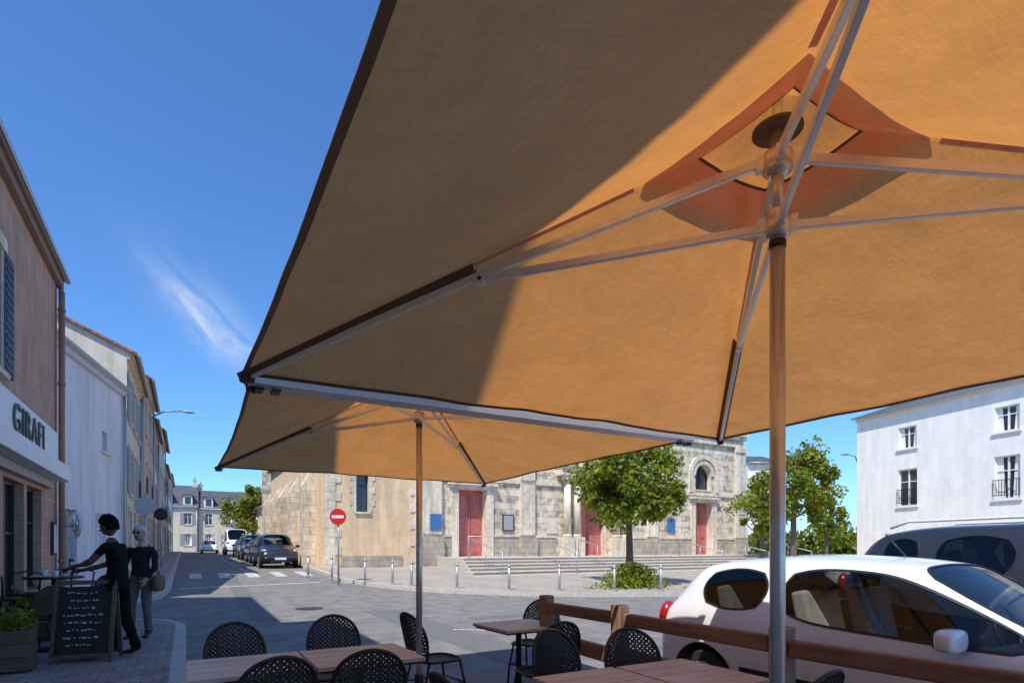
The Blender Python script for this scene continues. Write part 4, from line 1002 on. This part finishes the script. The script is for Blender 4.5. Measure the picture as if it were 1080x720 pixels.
def person(name,loc,rz,J,sk,top,bot,shoe,hair,sleeve_short,hairstyle,glasses=False,scale=1,headyaw=0,headpitch=0):
    e=empty(name,loc,rz); e.scale=(scale,)*3
    N={'pel':(V((0,0,.96)),(.135,.115)),'wst':(V(J.get('wst',(.0,0,1.12))),(.120,.10)),'chs':(V(J.get('chs',(.01,0,1.30))),(.145,.115)),'nkb':(V(J.get('nkb',(.01,0,1.44))),(.07,.065)),'nk':(V(J.get('nk',(.03,0,1.53))),.05)}
    ed=[('pel','wst'),('wst','chs'),('chs','nkb'),('nkb','nk')]; sg={('pel','wst'):top,('wst','chs'):top,('chs','nkb'):top,('nkb','nk'):sk}
    for s_,y in (('L',1),('R',-1)):
        sh=V((.0,.175*y,1.40))+ (V(J.get('chs',(.01,0,1.30)))-V((.01,0,1.30)))
        N['sh'+s_]=(sh,.062); N['el'+s_]=(V(J['el'+s_]),.043); N['wr'+s_]=(V(J['wr'+s_]),.028)
        mid=sh.lerp(V(J['el'+s_]),.5); N['ua'+s_]=(mid,.054)
        N['fa'+s_]=(V(J['el'+s_]).lerp(V(J['wr'+s_]),.35),.041)
        hd=V(J['wr'+s_])+(V(J['wr'+s_])-V(J['el'+s_])).normalized()*.06; N['hd'+s_]=(hd,(.032,.022))
        ed+=[('chs','sh'+s_),('sh'+s_,'ua'+s_),('ua'+s_,'el'+s_),('el'+s_,'fa'+s_),('fa'+s_,'wr'+s_),('wr'+s_,'hd'+s_)]
        am=sk if sleeve_short else top
        sg.update({('chs','sh'+s_):top,('sh'+s_,'ua'+s_):top,('ua'+s_,'el'+s_):am,('el'+s_,'fa'+s_):am,('fa'+s_,'wr'+s_):am,('wr'+s_,'hd'+s_):sk})
        N['hp'+s_]=(V((0,.09*y,.90)),.10); N['kn'+s_]=(V(J['kn'+s_]),.068); N['th'+s_]=(V((0,.09*y,.90)).lerp(V(J['kn'+s_]),.45),.088)
        an=V(J['an'+s_]); kn=V(J['kn'+s_]); N['cf'+s_]=(kn.lerp(an,.35),.066); N['an'+s_]=(an,.056); N['he'+s_]=(an+V((-.03,0,-.05)),.04)
        fd=V(J.get('ft'+s_,(1,0,0))).normalized(); N['ba'+s_]=(an+fd*.10+V((0,0,-.055)),(.042,.034)); N['to'+s_]=(an+fd*.18+V((0,0,-.062)),(.034,.024))
        ed+=[('pel','hp'+s_),('hp'+s_,'th'+s_),('th'+s_,'kn'+s_),('kn'+s_,'cf'+s_),('cf'+s_,'an'+s_),('an'+s_,'he'+s_),('an'+s_,'ba'+s_),('ba'+s_,'to'+s_)]
        for q in (('pel','hp'+s_),('hp'+s_,'th'+s_),('th'+s_,'kn'+s_),('kn'+s_,'cf'+s_),('cf'+s_,'an'+s_)): sg[q]=bot
        for q in (('an'+s_,'he'+s_),('an'+s_,'ba'+s_),('ba'+s_,'to'+s_)): sg[q]=shoe
    skinmesh(N,ed,'pel',sg,'body',e,top)
    for s_,y in (('L',1),('R',-1)):
        d=(V(J['wr'+s_])-V(J['el'+s_])).normalized()
        hand(e,V(J['wr'+s_])+d*.01,d,J.get('pn'+s_,(0,-y,0)),sk,J.get('cu'+s_,.5),'hand_'+s_)
    nk=V(J.get('nk',(.03,0,1.53))); hc=nk+V((.015,0,.115))
    h=empty('head',hc); h.parent=e; h.rotation_euler=(0,headpitch,headyaw)
    b=B(); r=bmesh.ops.create_uvsphere(b.bm,u_segments=28,v_segments=20,radius=1); b.mi(sk)
    for v in r['verts']:
        x,y,z=v.co; 
        fx=.098*x; fy=.076*y; fz=.118*z
        if z<0: fy*=(1-.32*z*z); fx*= (1-.12*z*z) if x>0 else (1-.35*z*z)
        if x>.6 and z<-.55: fx+=.008
        if x>.7 and -.05<z<.25 and .2<abs(y)<.55: fx-=.007
        v.co=(fx,fy,fz)
    for f in b.bm.faces: f.smooth=True
    b.hexa([V(q) for q in ((.088,-.015,-.03),(.088,.015,-.03),(.122,.008,-.03),(.122,-.008,-.03),(.085,-.006,.025),(.085,.006,.025),(.098,.004,.022),(.098,-.004,.022))],sk)
    for y in (-1,1):
        b.ball((-.005,y*.078,-.005),(.035,.022,.06),sk); b.ball((.083,y*.03,.012),(.02,.026,.014),signw); b.ball((.0925,y*.03,.012),(.006,.011,.011),blackp); b.ball((.09,y*.03,.03),(.012,.034,.007),hair)
    b.ball((.092,0,-.055),(.014,.045,.013),mat('lips',(.22,.09,.07),.5)); 
    if glasses:
        for y in (-1,1): b.ball((.098,y*.032,.012),(.012,.05,.038),lensm); b.beam((.095,y*.055,.018),(0,y*.082,.015),.004,.006,lensm)
        b.beam((.102,-.012,.018),(.102,.012,.018),.004,.006,lensm)
    b.finish('face',h)
    b=B(); r=bmesh.ops.create_uvsphere(b.bm,u_segments=48,v_segments=34,radius=1); b.mi(hair)
    for v in r['verts']:
        x,y,z=v.co
        nz=noise.noise(V((x,y,z))*4)*.10+noise.noise(V((x,y,z))*11)*.07
        k=1.12+nz+(.24*max(0,z+.1) if hairstyle=='afro' else 0)
        if (x>.45 and z<.42) or z<(-.5 if hairstyle!='long' else -.95) or (x>.1 and z<.1): k=.8
        v.co=(.098*x*k-.004,.080*y*k,.118*z*k+.004)
    for f in b.bm.faces: f.smooth=True
    b.finish('hair',h)
    return e
p=at(124,7.2)
w_e=person('waiter',(p.x,p.y,.12),math.radians(156),dict(chs=(.04,0,1.30),nkb=(.06,0,1.44),nk=(.085,0,1.525),
  elL=(.20,.21,1.20),wrL=(.43,.14,1.14),pnL=(0,0,-1),cuL=.7,elR=(.22,-.2,1.16),wrR=(.44,-.10,1.10),pnR=(0,0,-1),cuR=.7,
  knL=(.12,.10,.50),anL=(.10,.11,.09),knR=(-.03,-.11,.50),anR=(-.18,-.11,.10)),skin1,blackc,blackc,blackp,hairb,True,'afro',scale=1.0,headpitch=.25)
b=B(); b.path([(.53,0,1.10),(.53,0,1.112)],.19,blackp,28,[.17,.19]); b.path([(.50,.04,1.112),(.50,.04,1.2)],.03,signw,14,[.026,.034]); b.path([(.58,-.06,1.112),(.58,-.06,1.24)],.03,glass_b,14,[.026,.03]); b.finish('tray',w_e,bevel=.002)
p=at(149,8.75)
p_e=person('pedestrian',(p.x,p.y,.12),math.radians(244),dict(elL=(.03,.235,1.14),wrL=(.13,.17,.94),cuL=.6,elR=(.02,-.235,1.15),wrR=(.20,-.12,1.10),cuR=.8,
  knL=(.04,.10,.50),anL=(-.02,.11,.09),knR=(.10,-.10,.50),anR=(.08,-.11,.09)),skin2,greyc,mat('taupe_trousers',(.14,.12,.105),.9,.1,8),blackp,hairg,False,'long',glasses=True,scale=.97)
b=B(); b.pebble((.02,.27,.86),(.30,.11,.26),mat('brown_leather',(.11,.06,.035),.6,.15,10)); b.path([(.02,.26,.98),(.06,.2,1.25),(.03,.13,1.47),(-.05,.16,1.3),(-.04,.26,.98)],.010,MATS['brown_leather'],8)
b.finish('shoulder_bag',p_e)

# ------------------------------------------------ light, sky, camera
EL=math.radians(56.3); tx,ty=.795,.605
trav=V((tx*math.cos(EL),ty*math.cos(EL),-math.sin(EL)))
sun=bpy.data.lights.new('sun','SUN'); sun.energy=5.0; sun.angle=math.radians(.5); sun.color=(1,.95,.87)
so=bpy.data.objects.new('sun',sun); so.rotation_euler=trav.to_track_quat('-Z','Y').to_euler(); so.location=(-5,-5,12); sc.collection.objects.link(so)
wd=bpy.data.worlds.new('World'); sc.world=wd; wd.use_nodes=True; nt=wd.node_tree; L=nt.links
bg=nt.nodes['Background']; bg.inputs['Strength'].default_value=.15
sky=nt.nodes.new('ShaderNodeTexSky'); sky.sky_type='NISHITA'; sky.sun_disc=False; sky.sun_elevation=EL; sky.sun_rotation=math.atan2(-tx,-ty); sky.air_density=1.0; sky.dust_density=.25; sky.ozone_density=2.5
tc=nt.nodes.new('ShaderNodeTexCoord')
def dot(v):
    n=nt.nodes.new('ShaderNodeVectorMath'); n.operation='DOT_PRODUCT'; L.new(tc.outputs['Generated'],n.inputs[0]); n.inputs[1].default_value=v; return n.outputs['Value']
def mth(op,a,b=None,c=None):
    n=nt.nodes.new('ShaderNodeMath'); n.operation=op
    for i,x in enumerate((a,b,c)):
        if x is None: continue
        if isinstance(x,(int,float)): n.inputs[i].default_value=x
        else: L.new(x,n.inputs[i])
    return n.outputs[0]
P_=dot((.525,-.30,-.796)); Q_=dot((.69,-.396,.605))
pp=mth('DIVIDE',mth('ADD',P_,.53),.066); qq=mth('DIVIDE',mth('ADD',Q_,.150),.030)
r2=mth('ADD',mth('MULTIPLY',pp,pp),mth('MULTIPLY',qq,qq)); env=mth('POWER',2.718,mth('MULTIPLY',r2,-1))
cb=nt.nodes.new('ShaderNodeCombineXYZ'); L.new(mth('MULTIPLY',P_,11),cb.inputs[0]); L.new(mth('MULTIPLY',Q_,26),cb.inputs[1])
nz=nt.nodes.new('ShaderNodeTexNoise'); nz.inputs['Scale'].default_value=1; nz.inputs['Detail'].default_value=7; nz.inputs['Roughness'].default_value=.58; nz.inputs['Distortion'].default_value=1.0; L.new(cb.outputs[0],nz.inputs['Vector'])
mr=nt.nodes.new('ShaderNodeMapRange'); mr.inputs[1].default_value=.32; mr.inputs[2].default_value=.72; L.new(nz.outputs['Fac'],mr.inputs[0])
cl=mth('MULTIPLY',mth('MULTIPLY',env,mr.outputs[0]),.8)
tint=nt.nodes.new('ShaderNodeVectorMath'); tint.operation='MULTIPLY'; tint.inputs[1].default_value=(.62,1.0,1.42); L.new(sky.outputs[0],tint.inputs[0])
mx=nt.nodes.new('ShaderNodeMix'); mx.data_type='RGBA'; L.new(cl,mx.inputs[0]); L.new(tint.outputs[0],mx.inputs[6]); mx.inputs[7].default_value=(5.6,6.0,6.4,1)
L.new(mx.outputs[2],bg.inputs['Color'])
cam=bpy.data.cameras.new('camera'); cam.sensor_width=36; cam.lens=20; cam.shift_y=.2009; cam.clip_end=4000; cam.clip_start=.05
co=bpy.data.objects.new('camera',cam); co.location=(0,0,1.5); co.rotation_euler=(math.pi/2,0,-TH); sc.collection.objects.link(co); sc.camera=co
sc.view_settings.view_transform='Standard'; sc.view_settings.look='None'; sc.view_settings.exposure=0
